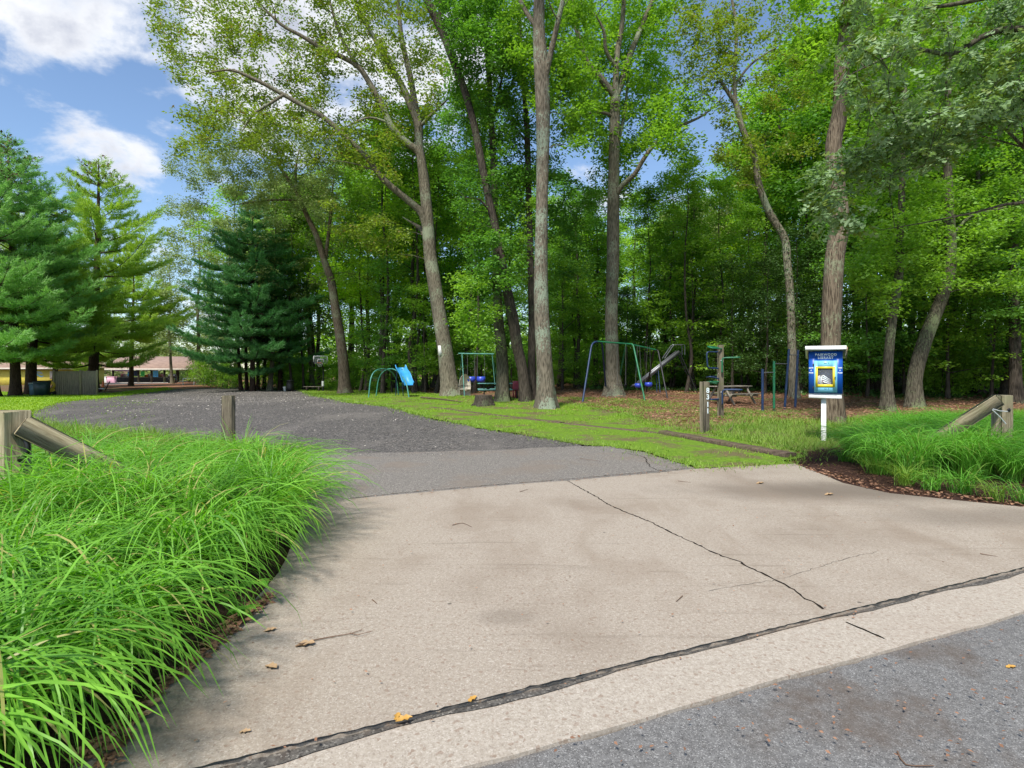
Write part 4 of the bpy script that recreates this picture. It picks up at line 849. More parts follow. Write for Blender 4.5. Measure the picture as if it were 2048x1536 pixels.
_old = np.array(G((575, 985), (520, 940), (440, 905), (330, 885), (230, 880), (100, 893), (-60, 905), (-500, 925)) + [(-6.2, 3.5), (-4.6, .9), (-2.45, 1.3)])
def poisson(poly, d, r, n=6000):
    q = scatter(poly, n, r); keep = []
    for p in q:
        if all((p[0] - k[0]) ** 2 + (p[1] - k[1]) ** 2 > d * d for k in keep): keep.append(p)
    return np.array(keep)
cL = poisson(bedL, .32, r); near = cL[:, 1] < 4.6
mb = MB()
bed_grass(mb, cL[near], 150, (.80, 1.25), (.009, .017), r, (2.3, 3.0), 10, (.03, .5), dirbias=(-.6, .3))
bed_grass(mb, cL[~near], 165, (.80, 1.2), (.008, .013), r, (1.9, 2.9), 8, (.02, .5), dirbias=(-.4, .2))
edge = cL[r.choice(len(cL), 50)]; bed_grass(mb, edge, 14, (.7, 1.0), (.008, .013), r, (.6, 1.6), 6, (.0, .25))
hug = np.array([(px_q, 4.75 + .25 * math.sin(i * 2.1)) for i, px_q in enumerate(np.linspace(-4.6, -2.75, 13))]); hug[:, 0] = hug[:, 0] * hug[:, 1] / 5.1
bed_grass(mb, hug, 70, (1.0, 1.35), (.008, .014), r, (1.7, 2.6), 9, (.0, .3))
tag(mb.build('ornamental_grass', M['blade_bright'], smooth=True), 'deep bank of arching bright green grass spilling onto the left of the drive', 'grass', kind='stuff')
mb = MB(); wsp = scatter(G((-60, 858), (60, 848), (150, 858), (300, 870), (480, 893), (600, 908), (620, 935), (540, 960), (420, 905), (200, 880), (-100, 905), (-100, 975), (200, 966), (350, 960), (560, 985)), 10000, r)
k = len(wsp); blades(mb, np.c_[wsp, T(wsp[:, 0], wsp[:, 1])], r.uniform(0, 6.28, k), r.uniform(.10, .42, k), r.uniform(0, .6, k), r.uniform(.6, 2.2, k), r.uniform(.006, .011, k), r, 4)
tag(mb.build('low_grass', M['weed_blade']), 'low weedy yellow green grass between the tall bank and the gravel', 'grass', kind='stuff')
bedRr = np.array(G((1700, 912), (1712, 930), (1750, 940), (1800, 945), (1900, 955), (2010, 965), (2100, 980), (2500, 990), (2600, 880), (2048, 866), (1850, 868), (1760, 880)))
cR = poisson(bedRr, .34, r)
mb = MB(); hug = np.array([(px_q * yq / F, yq) for px_q, yq in [(q - CX, 8.0 + .3 * math.sin(q)) for q in np.linspace(1760, 1980, 12)]]); bed_grass(mb, hug, 80, (.90, 1.2), (.007, .011), r, (1.7, 2.6), 9, (.0, .3))
bed_grass(mb, cR, 140, (.68, 1.05), (.007, .011), r, (1.8, 2.8), 8, (.03, .5))
tag(mb.build('ornamental_grass', M['blade_dark'], smooth=True), 'bank of fine arching dark green grass on the right mulch bed', 'grass', kind='stuff')
for k, (px, py, s, nb, lab) in enumerate([(1810, 975, .5, 110, 'small grass tuft at the mulch edge, leftmost of the front row'), (1865, 985, .45, 90, 'small grass tuft second from the left at the mulch edge'), (1925, 990, .62, 120, 'fuller grass tuft with a yellow centre at the mulch edge'), (1990, 1004, .45, 60, 'thin splayed grass tuft on the mulch near the right edge'), (2040, 1008, .4, 60, 'grass tuft at the mulch edge cut by the right edge of the photo'), (1690, 925, .34, 90, 'small grass tuft next to the foot of the library post'), (1750, 950, .45, 90, 'small grass tuft right of the library post on the bed edge')]):
    b = gp(px, py); mb = MB(); bed_grass(mb, np.zeros((1, 2)), nb, (s * .7, s * 1.2), (.005, .010), r, (1.5, 2.6), 6); tag(mb.build('grass_tuft', M['blade_dark' if k % 3 else 'weed_blade'], loc=tuple(b)), lab, 'plant', 'small tufts along the mulch edge')
def lawn_blades(name, label, poly, n, hr, mat, seed, wd=(.006, .012), seg=2, dens=None):
    r = np.random.default_rng(seed); q = scatter(poly, n, r)
    nz_ = np.sin(q[:, 0] * 1.7 + 1.3 * np.sin(q[:, 1] * .9)) * np.sin(q[:, 1] * 1.3 + 1.1 * np.sin(q[:, 0] * .8)); q = q[r.random(len(q)) < (1 if dens is None else np.clip(dens + .6 * nz_, .08, 1))]
    k = len(q); mb = MB(); dist = np.hypot(q[:, 0], q[:, 1])
    blades(mb, np.c_[q, T(q[:, 0], q[:, 1])], r.uniform(0, 6.28, k), r.uniform(*hr, k), r.uniform(0, .8, k), r.uniform(.5, 1.8, k), r.uniform(*wd, k) * np.clip(dist / 12, 1, 3), r, seg)
    return tag(mb.build(name, mat), label, 'grass', kind='stuff')
lawn_blades('lawn_grass', 'bright short lawn grass between the gravel and the big trees', lawnA, 90000, (.04, .10), M['lawn_blade'], 301, dens=.34)
lawn_blades('lawn_grass', 'sunny short lawn grass left of the gravel lot', [p for p in lawnB if p[0] > -60], 26000, (.04, .10), M['lawn_blade'], 302, (.012, .02))
lawn_blades('rough_grass', 'taller loose grass round the foot of the library post', G((1330, 862), (1400, 852), (1500, 838), (1640, 846), (1760, 838), (2048, 826), (2300, 828), (2300, 868), (2048, 866), (1700, 893), (1640, 905), (1600, 903), (1420, 872)), 30000, (.08, .30), M['weed_blade'], 303, (.004, .008), 3, .55)
lawn_blades('lawn_grass', 'patchy thin grass under the swings and climbing pole', G((1100, 795), (1300, 800), (1500, 820), (1640, 836), (1500, 842), (1400, 855), (1300, 848), (1150, 812)), 30000, (.04, .12), M['weed_blade'], 304, (.006, .01), 2, .45)
lawn_blades('lawn_grass', 'green tufts coming up through the edge of the gravel', G((60, 842), (110, 808), (240, 795), (330, 800), (300, 850), (480, 893), (300, 868), (150, 856)), 6000, (.03, .10), M['lawn_blade'], 305, (.006, .012), 2, .12)
def fringe(poly, n, spread, hr, mat, seed, label, wd=(.008, .014)):
    r = np.random.default_rng(seed); P = np.array(poly); Q = np.roll(P, -1, 0); L = np.linalg.norm(Q - P, axis=1); j = r.choice(len(P), n, p=L / L.sum()); t = r.random((n, 1)); q = P[j] + (Q[j] - P[j]) * t + r.normal(0, 1, (n, 2)) * spread * (.3 + 1.2 * r.random((n, 1)) ** 2)
    k = len(q); mb = MB(); dist = np.hypot(q[:, 0], q[:, 1])
    blades(mb, np.c_[q, T(q[:, 0], q[:, 1])], r.uniform(0, 6.28, k), r.uniform(*hr, k), r.uniform(0, .8, k), r.uniform(.5, 1.8, k), r.uniform(*wd, k) * np.clip(dist / 12, 1, 3), r, 3)
    return tag(mb.build('lawn_fringe', mat), label, 'grass', kind='stuff')
fringe(lawnA, 22000, .22, (.04, .13), M['weed_blade'], 321, 'ragged grass along the edges of the lawn')
fringe([p for p in lawnB if p[0] > -60], 9000, .35, (.04, .12), M['lawn_blade'], 322, 'ragged grass along the edge of the left lawn')
fringe(lawnD, 5000, .3, (.06, .2), M['weed_blade'], 323, 'ragged grass along the verge')
def litter(name, label, poly, n, size, mat, seed, dens=None):
    r = np.random.default_rng(seed); q = scatter(poly, n, r); k = len(q); u, nn = rot_frame(k, r, 3.0, 0); u[:, 2] *= .3
    mb = MB(); put_leaves(mb, np.c_[q, T(q[:, 0], q[:, 1]) + r.uniform(.012, .05, k)], size, r, u=u, nn=nn); return tag(mb.build(name, mat), label, 'leaf litter', kind='stuff')
litter('leaf_litter', 'brown fallen leaves covering the playground floor', G((1100, 790), (1180, 777), (2300, 777), (2300, 830), (2048, 832), (1700, 846), (1500, 850), (1350, 852), (1200, 820)), 26000, .12, M['litter'], 401)
litter('leaf_litter', 'scattered fallen leaves on the lawn', lawnA, 1300, .07, M['litter'], 411)
litter('leaf_litter', 'brown leaves under the trees past the arched climber', G((560, 765), (1180, 768), (1180, 785), (850, 785), (640, 775)), 5000, .2, M['litter'], 402)
litter('leaf_litter', 'curled dead leaves along the left edge of the concrete', G((140, 1540), (250, 1445), (380, 1330), (480, 1230), (530, 1200), (555, 1200), (480, 1262), (440, 1300), (300, 1420), (270, 1460), (230, 1545)), 1000, .045, M['litter'], 403)
litter('leaf_litter', 'dead leaves and bark chips along the edge of the mulch bed', G((1590, 925), (1690, 962), (1780, 985), (1900, 998), (2048, 1012), (2300, 1032), (2300, 1000), (2048, 975), (1900, 960), (1720, 935)), 1500, .045, M['litter_dark'], 404)
litter('leaf_litter', 'pale dry leaf bits on the front edge of the mulch bed', G((1590, 932), (1690, 970), (1780, 990), (1900, 1003), (2048, 1018), (2048, 1008), (1900, 993), (1780, 978), (1700, 958)), 420, .055, M['litter'], 405)
litter('leaf_litter', 'reddish bits lying in the joint between apron and gutter', [onA(-.8), onA(6), tuple(np.array(onA(6)) - nrm * .05), tuple(np.array(onA(-.8)) - nrm * .06)], 420, .022, M['litter'], 406)
litter('leaf_litter', 'tiny red brown bits scattered over the drive', [q for q in apron_poly if q[0] < 7], 420, .02, M['litter'], 407)
litter('leaf_litter', 'leaf crumbs and grit along the seam behind the apron', G((700, 1000), (1000, 973), (1400, 938), (1590, 926), (1600, 934), (1400, 945), (1000, 980), (700, 1006)), 500, .035, M['litter'], 412)
litter('leaf_litter', 'dead leaves gathered round the feet of the big trees', G((860, 785), (1260, 785), (1290, 800), (1150, 825), (1050, 822), (880, 800)), 900, .10, M['litter'], 413)
litter('leaf_litter', 'specks of dead leaf on the road', G((1000, 1530), (2048, 1240), (2048, 1530)), 120, .022, M['litter'], 408)
r = np.random.default_rng(410); q = scatter(G((1160, 890), (600, 906), (480, 890), (110, 850), (330, 783), (600, 782), (780, 816), (960, 858)), 7000, r); mb = MB(); k = len(q)
s_ = r.uniform(.008, .028, k) * np.clip(q[:, 1] / 12, 1, 2.2)
for ax in range(1):
    oc = np.array([(1, 0, 0), (0, 1, 0), (-1, 0, 0), (0, -1, 0), (0, 0, .8)]); rr = r.uniform(.5, 1.2, (k, 5, 1)); V = np.c_[q, T(q[:, 0], q[:, 1]) + .004][:, None] + oc[None] * rr * s_[:, None, None]
    f = np.array([(0, 1, 4), (1, 2, 4), (2, 3, 4), (3, 0, 4)]); mb.add(V.reshape(-1, 3), (np.arange(k)[:, None, None] * 5 + f[None]).reshape(-1, 3))
q = scatter(G((600, 916), (850, 912), (1000, 906), (1170, 898), (1250, 890), (1160, 870), (1000, 872), (800, 880), (560, 885)), 5200, r); k = len(q); s_ = r.uniform(.004, .014, k)
rr = r.uniform(.5, 1.2, (k, 5, 1)); V = np.c_[q, T(q[:, 0], q[:, 1]) + .008][:, None] + oc[None] * rr * s_[:, None, None]; mb.add(V.reshape(-1, 3), (np.arange(k)[:, None, None] * 5 + f[None]).reshape(-1, 3))
M['stone'] = leaf_mat('stone', (.045, .042, .040), (.22, .20, .18), 0.0, rough=.85, odd=((.38, .35, .30), .03)); tag(mb.build('loose_gravel', M['stone']), 'loose dark and pale stones on the gravel lot', 'gravel', kind='stuff')

# a green seedling and ground twigs by the drive
b = gp(488, 1235); weed = thing('weed', 'leafy green seedling rooted at the edge of the concrete under the grass bank', 'plant', tuple(b)); r = np.random.default_rng(9); sm = MB(); lm = MB()
for k in range(9):
    a = r.uniform(0, 6.28); tip = np.array([math.cos(a) * .12, math.sin(a) * .12, r.uniform(.06, .20)]); sm.tube([(0, 0, 0), tip * .5 + (0, 0, .03), tip], [.003, .002, .0015], 4)
    n = 6; P = np.repeat(tip[None], n, 0); aa = np.arange(n) / n * 6.28 + r.random(); u = np.stack([np.cos(aa), np.sin(aa), np.full(n, -.1)], 1); put_leaves(lm, P, .065, r, u=u, nn=np.tile([0, 0, 1.0], (n, 1)))
sm.build('stem', M['blade_dark'], weed); lm.build('foliage', M['blade_dark'], weed)
def stick(name, label, pix, rad, mat, z=.03, cat='twig', fork=None, group=None):
    P = np.array([np.append(gp(*p)[:2], z) for p in pix]); b = P[0].copy(); mb = MB(); Q, W = smooth_path(P - b, np.linspace(rad, rad * .4, len(P)), .03); mb.tube(Q, W, 6)
    if fork is not None:
        for pf in fork: F2 = np.array([np.append(gp(*p)[:2], z + .004) for p in pf]) - b; mb.tube(F2, np.linspace(rad * .7, rad * .3, len(F2)), 5)
    return tag(mb.build(name, mat, loc=tuple(b), smooth=True), label, cat, group)
M['twig'] = plain('twig', (.13, .075, .045), .85, scale=30)
stick('twig', 'long thin twig lying on the concrete near a curled dead leaf', [(592, 1304), (625, 1292), (665, 1284), (700, 1278), (724, 1270)], .004, M['twig'], fork=[[(700, 1278), (715, 1282), (745, 1274)], [(625, 1292), (605, 1300), (590, 1298)]])
for pix, lab in [([(905, 1056), (925, 1052), (944, 1060)], 'short reddish twig in the middle of the apron'), ([(1040, 988), (1056, 983)], 'small twig just in front of the asphalt strip'), ([(1356, 966), (1382, 969)], 'dark twig on the far part of the apron, right of the crack'), ([(1365, 1200), (1352, 1212)], 'short twig beside the lower end of the crack'),
                 ([(1960, 1114), (1995, 1120)], 'thin twig on the apron near the right edge'), ([(1795, 1500), (1812, 1526), (1868, 1528)], 'forked dark twig on the asphalt road'), ([(745, 1208), (754, 1216)], 'tiny twig on the left part of the apron'), ([(1160, 920), (1200, 926)], 'twig on the far asphalt strip')]:
    stick('twig', lab, pix, .0035, M['twig'], z=-.006 if pix[0][1] > 1400 and pix[0][0] > 1500 else .028)
stick('stick', 'pale crooked stick leaning out of the mulch at the right edge', [(2028, 962), (2036, 945), (2044, 935), (2060, 918)], .012, M['twig'], .05, 'stick')
def curled_leaf(px, py, s, label, mat, z=.024, rz=0):
    b = gp(px, py); mb = MB(); n = 7; t = np.linspace(0, 1, n); V = []; 
    for i, q in enumerate(t):
        wv = s * .24 * math.sin(q * math.pi) ** .7 + .001; lobe = 1 + .45 * math.sin(q * 21 + s * 90)
        for e in (-1, -.5, 0, .5, 1): V.append((s * (q - .5), e * wv * lobe, z + s * (.03 + .13 * (e * e) * math.sin(q * 3.1) + .10 * q * q + .03 * math.sin(q * 13 + e * 3))))
    f = [(i * 5 + j, i * 5 + j + 1, i * 5 + j + 6, i * 5 + j + 5) for i in range(n - 1) for j in range(4)]; mb.add(V, f)
    return tag(mb.build('fallen_leaf', mat, loc=(b[0], b[1], 0), smooth=True, rz=rz), label, 'leaf', 'dead leaves lying on the concrete')
M['leaf_tan'] = plain('leaf_tan', (.36, .24, .13), .7, scale=40); M['leaf_amber'] = plain('leaf_amber', (.45, .25, .05), .6, scale=40)
for px, py, s, lab, mt, rz in [(540, 1270, .07, 'pale curled leaf on the concrete next to the green seedling', 'leaf_tan', .4), (542, 1345, .085, 'tan leaf on the concrete below the long twig', 'leaf_tan', -.5), (610, 1300, .10, 'crumpled brown leaf caught on the end of the long twig', 'leaf_tan', .2), (808, 1452, .07, 'amber leaf lying across the gutter joint', 'leaf_amber', .3), (795, 1446, .05, 'smaller amber leaf touching the amber leaf at the gutter joint', 'leaf_amber', 1.5),
                                (945, 1410, .05, 'yellow leaf on the lip of the apron joint', 'leaf_amber', .8), (490, 1476, .045, 'pale chip of leaf on the near corner of the apron', 'leaf_tan', .1), (1520, 971, .11, 'pale leaf on the far apron below the timber curb', 'leaf_tan', .2), (1658, 994, .11, 'white looking leaf on the far apron below the mulch bed', 'leaf_tan', .1), (2022, 1331, .05, 'small orange leaf on the grey road', 'leaf_amber', 0),
                                (300, 1425, .10, 'large brown leaf in the litter beside the grass bank', 'leaf_tan', .9), (275, 1452, .11, 'long curled leaf at the near corner of the litter', 'leaf_tan', .7), (420, 1290, .08, 'brown leaf half under the seedling', 'leaf_tan', .5)]:
    curled_leaf(px, py, s, lab, M[mt], .024 if px < 1900 else -.010, rz)

# ------------------------------------------------------------------ built objects
def arc(c, rad, a0, a1, n, ax1, ax2): return [np.array(c) + rad * (math.cos(a) * np.array(ax1) + math.sin(a) * np.array(ax2)) for a in np.linspace(a0, a1, n)]
X_, Y_, Z_ = np.array([1., 0, 0]), np.array([0, 1., 0]), np.array([0, 0, 1.])
def part(name, mat, parent, fn, smooth=False, loc=None):
    mb = MB(); fn(mb); return mb.build(name, mat, parent, smooth=smooth, loc=loc)

# library box -------------------------------------------------------
b = gp(1650, 883); Yl = b[1]; s = Yl / F
lib = thing('library_box', 'blue little free library on a white post, lettered FAIRWOOD LIBRARY', 'book box', tuple(b), rz=R(-28.6)); lib.scale = (.88, .88, 1)
def zx(v): return (v - 650) / 12.8 * s                 # enlarged photo column -> metres
def zz(v): return (883 - (680 + v / 12.8)) * s
M['lib_blue'] = plain('lib_blue', (.008, .085, .42), .4, var=.08); M['lib_cyan'] = plain('lib_cyan', (.20, .55, .74), .4, var=.05); M['lib_yellow'] = plain('lib_yellow', (.80, .60, .03), .4, var=.04)
M['lib_white'] = plain('lib_white', (.72, .73, .72), .5, var=.07, scale=10); M['lib_brown'] = plain('lib_brown', (.30, .22, .13), .7)
pw = 11.5 * s
part('post', M['lib_white'], lib, lambda m: m.box((-.03, .16, zz(1490) / 2 - .05), (pw * .92, .10, zz(1490) + .1), bev=.006))
part('skirt', M['lib_white'], lib, lambda m: (m.box((zx(650), 0.018, (zz(1372) + zz(1490)) / 2), (zx(1075) - zx(230), .022, zz(1372) - zz(1490)), bev=.003), m.box((zx(650), .37, (zz(1372) + zz(1490)) / 2), (zx(1075) - zx(230), .022, zz(1372) - zz(1490)), bev=.003),
      m.box((zx(240), .194, (zz(1372) + zz(1490)) / 2), (.02, .32, zz(1372) - zz(1490))), m.box((zx(1063), .194, (zz(1372) + zz(1490)) / 2), (.02, .32, zz(1372) - zz(1490)))))
x0, x1, z0, z1 = zx(232), zx(1095), zz(1368), zz(292); ox0, ox1, oz0, oz1 = zx(465), zx(845), zz(1135), zz(735)
def shell(m):
    t = .02
    m.box(((x0 + x1) / 2, .19, z0 + t / 2), (x1 - x0, .38, t)); m.box((x0 + t / 2, .19, (z0 + z1) / 2), (t, .38, z1 - z0 - .045)); m.box((x1 - t / 2, .19, (z0 + z1) / 2), (t, .38, z1 - z0 - .045))
    m.box(((x0 + x1) / 2, .385, (z0 + z1) / 2 - .06), (x1 - x0, t, z1 - z0 - .12))
    f = -.010
    m.box(((x0 + ox0) / 2, f, (z0 + z1) / 2), (ox0 - x0, .02, z1 - z0)); m.box(((ox1 + x1) / 2, f, (z0 + z1) / 2), (x1 - ox1, .02, z1 - z0))
    m.box(((ox0 + ox1) / 2, f, (z0 + oz0) / 2), (ox1 - ox0, .02, oz0 - z0)); m.box(((ox0 + ox1) / 2, f, (oz1 + z1) / 2), (ox1 - ox0, .02, z1 - oz1))
part('cabinet', M['lib_blue'], lib, shell)
rf = part('roof', M['lib_white'], lib, lambda m: (m.beam(((x0 + x1) / 2, -.17, zz(205)), ((x0 + x1) / 2, .50, zz(205) - .20), zx(1235) - zx(190), .028, bev=.004), m.box(((x0 + x1) / 2, -.178, zz(203)), (zx(1235) - zx(190), .018, zz(155) - zz(250)), bev=.003)))
for q in (205, 1205): part('bargeboard', M['lib_brown'], lib, lambda m: m.beam((zx(q), -.155, zz(235)), (zx(q), .48, zz(235) - .19), .018, .085))
dx0, dx1, dz0, dz1 = zx(370), zx(960), zz(1342), zz(528)
def frame(m, a0, a1, c0, c1, i0, i1, j0, j1, y, t):
    m.box(((a0 + i0) / 2, y, (c0 + c1) / 2), (i0 - a0, t, c1 - c0)); m.box(((i1 + a1) / 2, y, (c0 + c1) / 2), (a1 - i1, t, c1 - c0))
    m.box(((i0 + i1) / 2, y, (c0 + j0) / 2), (i1 - i0, t, j0 - c0)); m.box(((i0 + i1) / 2, y, (j1 + c1) / 2), (i1 - i0, t, c1 - j1))
door = part('door', M['lib_cyan'], lib, lambda m: frame(m, dx0, dx1, dz0, dz1, ox0, ox1, oz0, oz1, -.031, .022)); door['label'] = 'light blue door'
part('window_frame', M['lib_yellow'], door, lambda m: frame(m, zx(405), zx(905), zz(1205), zz(682), ox0, ox1, oz0, oz1, -.047, .010))
M['glass'] = plain('glass', (.8, .85, .85), .05); _bs = [n for n in M['glass'].node_tree.nodes if n.type == 'BSDF_PRINCIPLED'][0]; _bs.inputs['Alpha'].default_value = .07; _bs.inputs['Specular IOR Level'].default_value = .8
part('pane', M['glass'], door, lambda m: m.box(((ox0 + ox1) / 2, -.030, (oz0 + oz1) / 2), (ox1 - ox0, .003, oz1 - oz0)))
part('knob', M['teal_pipe'], door, lambda m: m.lathe([(0, .035), (.012, .033), (.017, .022), (.012, .012), (.007, .008), (.007, 0)], (zx(908), -.052, zz(955)), 12, rot=[[1, 0, 0], [0, 0, -1], [0, 1, 0]]), True)
for zc in (590, 1245): part('latch', M['teal_pipe'], door, lambda m: (m.box((zx(742), -.046, zz(zc)), (.012, .010, .024), bev=.003), m.box((zx(660), -.0435, zz(zc + 5)), (.055, .003, .012))))
for zc in (640, 1225): part('hinge', M['black'], lib, lambda m: (m.box((zx(345), -.024, zz(zc)), (.022, .008, .050), bev=.002), m.tube([(zx(362), -.028, zz(zc) - .03), (zx(362), -.028, zz(zc) + .03)], .006, 8)))
part('vent_slot', M['black'], lib, lambda m: m.box((zx(660), -.022, zz(278)), (zx(990) - zx(330), .004, .018)))
def word(n, t, cx, cz, sz, sp=1.0, bo=.0): return text_mesh(n, t, sz, M['letter_white'], lib, (zx(cx), -.0225, zz(cz)), space=sp, bold=bo)
word('lettering', 'FAIRWOOD', 672, 378, .070, 1.28, .0022); word('lettering', 'LIBRARY', 665, 456, .070, 1.28, .0022)
for cx, ws in ((292, ('LEAVE', 'A', 'BOOK')), (1030, ('TAKE', 'A', 'BOOK'))):
    for t, cz in zip(ws, (715, 778, 842)): word('lettering', t, cx, cz, .034, 1.0, .0018)
rb = np.random.default_rng(4)
part('shelf_board', M['lib_brown'], lib, lambda m: m.box(((x0 + x1) / 2, .19, oz0 - .015), (x1 - x0 - .045, .35, .012)))
cols = [(.05, .10, .25), (.55, .52, .45), (.30, .06, .04), (.10, .12, .12), (.62, .60, .55), (.60, .35, .05), (.08, .25, .20)]
def book(name, lab, c, size, tilt, col):
    o = thing(name, lab, 'book', tuple(b + np.array([c[0], c[1], c[2]])), group='books inside the library box'); ca, sa = math.cos(tilt), math.sin(tilt); rt = [[ca, 0, -sa], [0, 1, 0], [sa, 0, ca]]
    m = MB(); m.box((0, 0, 0), size, rt, bev=.002); m.build('cover', plain('book_cover', col, .5), o)
    m = MB(); m.box((0, -.003, 0), (size[0] - .006, size[1], size[2] - .006), rt); m.build('pages', M['letter_white'], o)
zb = oz0 - .006
for k in range(6):
    hh = .17 + .03 * rb.random(); book('book', ['navy book standing at the left of the library window', 'pale spined book standing second from the left behind the window', 'dark red book standing behind the library window', 'near black book standing in the library box', 'cream book leaning among the standing ones', 'amber book leaning at the end of the standing row'][k], (ox0 + .02 + .024 * k, .12, zb + hh / 2), (.018, .12, hh), -.05 * k * .7, cols[k])
for k in range(4): book('book', ['lowest of the lying books in the library box, brown', 'white book slanting on the lying pile in the library box', 'dark covered book second from the top of the slanting pile', 'topmost pale book of the slanting pile'][k], (ox1 - .10, .10, zb + .035 + .035 * k), (.19, .13, .026), -.35 - .08 * k, [cols[2], cols[4], cols[3], (.66, .64, .6)][k])

# number post, plain post, curb timbers -------------------------------
def square_post(base, w_, h, label, cat, mat, rz=0, lean=0):
    m = MB(); m.box((0, 0, h / 2 - .1), (w_, w_, h + .2), bev=.012); o = m.build('wooden_post', mat, None, tuple(base), rz=rz); o.rotation_euler.y = lean; return tag(o, label, cat)
b = gp(1409, 866); s1 = b[1] / F; pr = thing('wooden_post', 'grey square house number post reading 8311 beside the climbing pole', 'post', tuple(b), rz=R(14))
ph = (866 - 763) * s1; wp_ = 14.5 * s1
part('post', M['post_v'], pr, lambda m: m.box((0, 0, ph / 2 - .1), (wp_, wp_, ph + .2), bev=.012))
for t, py in zip('8311', (781, 794, 809, 822)): text_mesh('digit', t, 10.5 * s1 * 1.35, M['letter_white'], pr, (wp_ * .18, -wp_ / 2 - .003, (866 - py) * s1), bold=.003)
b = gp(457, 892); s1 = b[1] / F
square_post(b, 22 * s1 * .92, (892 - 791) * s1, 'weathered square post standing alone at the edge of the gravel behind the grass bank', 'post', M['post_v'], R(6))

def tie(label, p0, p1, wd, ht, z0=0.0, z1=0.0, seed=0):
    a = gp(*p0); c = gp(*p1); mid = (a + c) / 2; m = MB(); r = np.random.default_rng(seed); d = c - a; L = np.linalg.norm(d); k = max(3, int(L / .25)); t = np.linspace(0, 1, k); u = d / L; n = np.array([-u[1], u[0], 0])
    V = []
    for q in t:
        p = a + d * q - mid; w2 = wd / 2 * (1 + r.normal(0, .03)); h2 = (ht + z0 + (z1 - z0) * q) * (1 + r.normal(0, .03)); cmf = .015
        for (e, z) in ((-w2, -.08), (-w2, h2 - cmf), (-w2 + cmf, h2), (w2 - cmf, h2), (w2, h2 - cmf), (w2, -.08)): V.append(p + n * e + Z_ * z)
    f = [(i * 6 + j, i * 6 + (j + 1) % 6, i * 6 + 6 + (j + 1) % 6, i * 6 + 6 + j) for i in range(k - 1) for j in range(6)]
    m.add(V, f); m.polys([V[j] for j in range(6)], [list(range(6))[::-1]]); m.polys([V[-6 + j] for j in range(6)], [list(range(6))])
    return tag(m.build('curb_timber', M['tie_wood'], loc=tuple(mid)), label, 'timber', 'old timbers laid end to end along the lawn')
tie('thick weathered curb timber at the library end of the lawn edge', (1326, 868), (1582, 916), .24, .085, seed=1)
tie('middle curb timber, half sunk in the lawn grass below the thick one', (1130, 848), (1322, 868), .2, .03, seed=2)
tie('thin brown curb timber sunk in grass near the gravel side', (970, 829), (1125, 847), .18, .04, seed=3)
tie('far orange brown curb timber almost lost in the lawn', (862, 815), (965, 828), .18, .035, seed=4)
stick('fallen_branch', 'brown fallen branch lying on the lawn in front of the papered tree', [(842, 797), (880, 800), (925, 806)], .05, M['tie_wood'], z=.05, cat='branch')
stick('stick', 'short dark stick poking out of the grass right of the number post', [(1458, 866), (1463, 860), (1468, 853)], .02, M['twig'], .06, 'stick')

def beam_obj(name, mat, parent, a, c, wd, ht):
    from mathutils import Matrix
    d = np.array(c) - np.array(a); L = np.linalg.norm(d); m = MB(); m.box((0, 0, 0), (L, wd, ht), bev=.012); o = m.build(name, mat, parent)
    d = d / L; rr_ = np.cross((0, 0, 1.0), d); rr_ /= np.linalg.norm(rr_); u = np.cross(d, rr_)
    mm = Matrix([[d[0], rr_[0], u[0]], [d[1], rr_[1], u[1]], [d[2], rr_[2], u[2]]]); o.rotation_euler = mm.to_euler(); o.location = tuple((np.array(a) + np.array(c)) / 2); return o
# sloping timber barriers at both sides of the drive
def barrier(label, base, pw_, top, a, c, wd, ht, mirror=1, hose=None):
    o = thing('timber_rail', label, 'barrier', tuple(base)); part('post', M['timber_v'], o, lambda m: m.box((0, 0, top / 2 - .1), (pw_, pw_, top + .2), bev=.01))
    beam_obj('rail', M['timber'], o, np.array(a) - base, np.array(c) - base, wd, ht); part('bolt', M['black'], o, lambda m: m.lathe([(0, .012), (.022, .010), (.028, 0)], (pw_ * .12 * mirror, -pw_ / 2 - .001, top - .22), 12, rot=[[1, 0, 0], [0, 0, -1], [0, 1, 0]]))
    return o
Yb = 5.2; px_ = lambda px, Y: (px - CX) / F * Y
bl = np.array([px_(4, Yb), Yb, 0]); bar = barrier('timber barrier at the left edge, its rail sloping down into the tall grass', bl, .30, pt(0, 822, Yb)[2], pt(44, 850, Yb - .03), pt(420, 1040, Yb + .5), .10, .185)
part('strap', M['black'], bar, lambda m: m.tube(arc((.13, -.02, pt(0, 895, Yb)[2]), .12, -1.2, 1.4, 8, X_, Z_), .022, 8), True)
Yb = 8.7; br = np.array([px_(2004, Yb), Yb, 0]); br[2] = 0
bar = barrier('timber barrier at the right edge, its rail sloping down left into the dark grass', br, .19, pt(0, 790, Yb)[2], pt(1998, 799, Yb - .12), pt(1800, 925, Yb + .25), .10, .19)
part('wire', M['white_paint'], bar, lambda m: (m.tube([pt(1986, 818, Yb - .2) - br, pt(2000, 822, Yb - .2) - br, pt(2015, 823, Yb - .2) - br], .008, 6), m.tube([pt(1985, 820, Yb - .2) - br, pt(2000, 834, Yb - .2) - br, pt(2012, 848, Yb - .2) - br], .008, 6)))

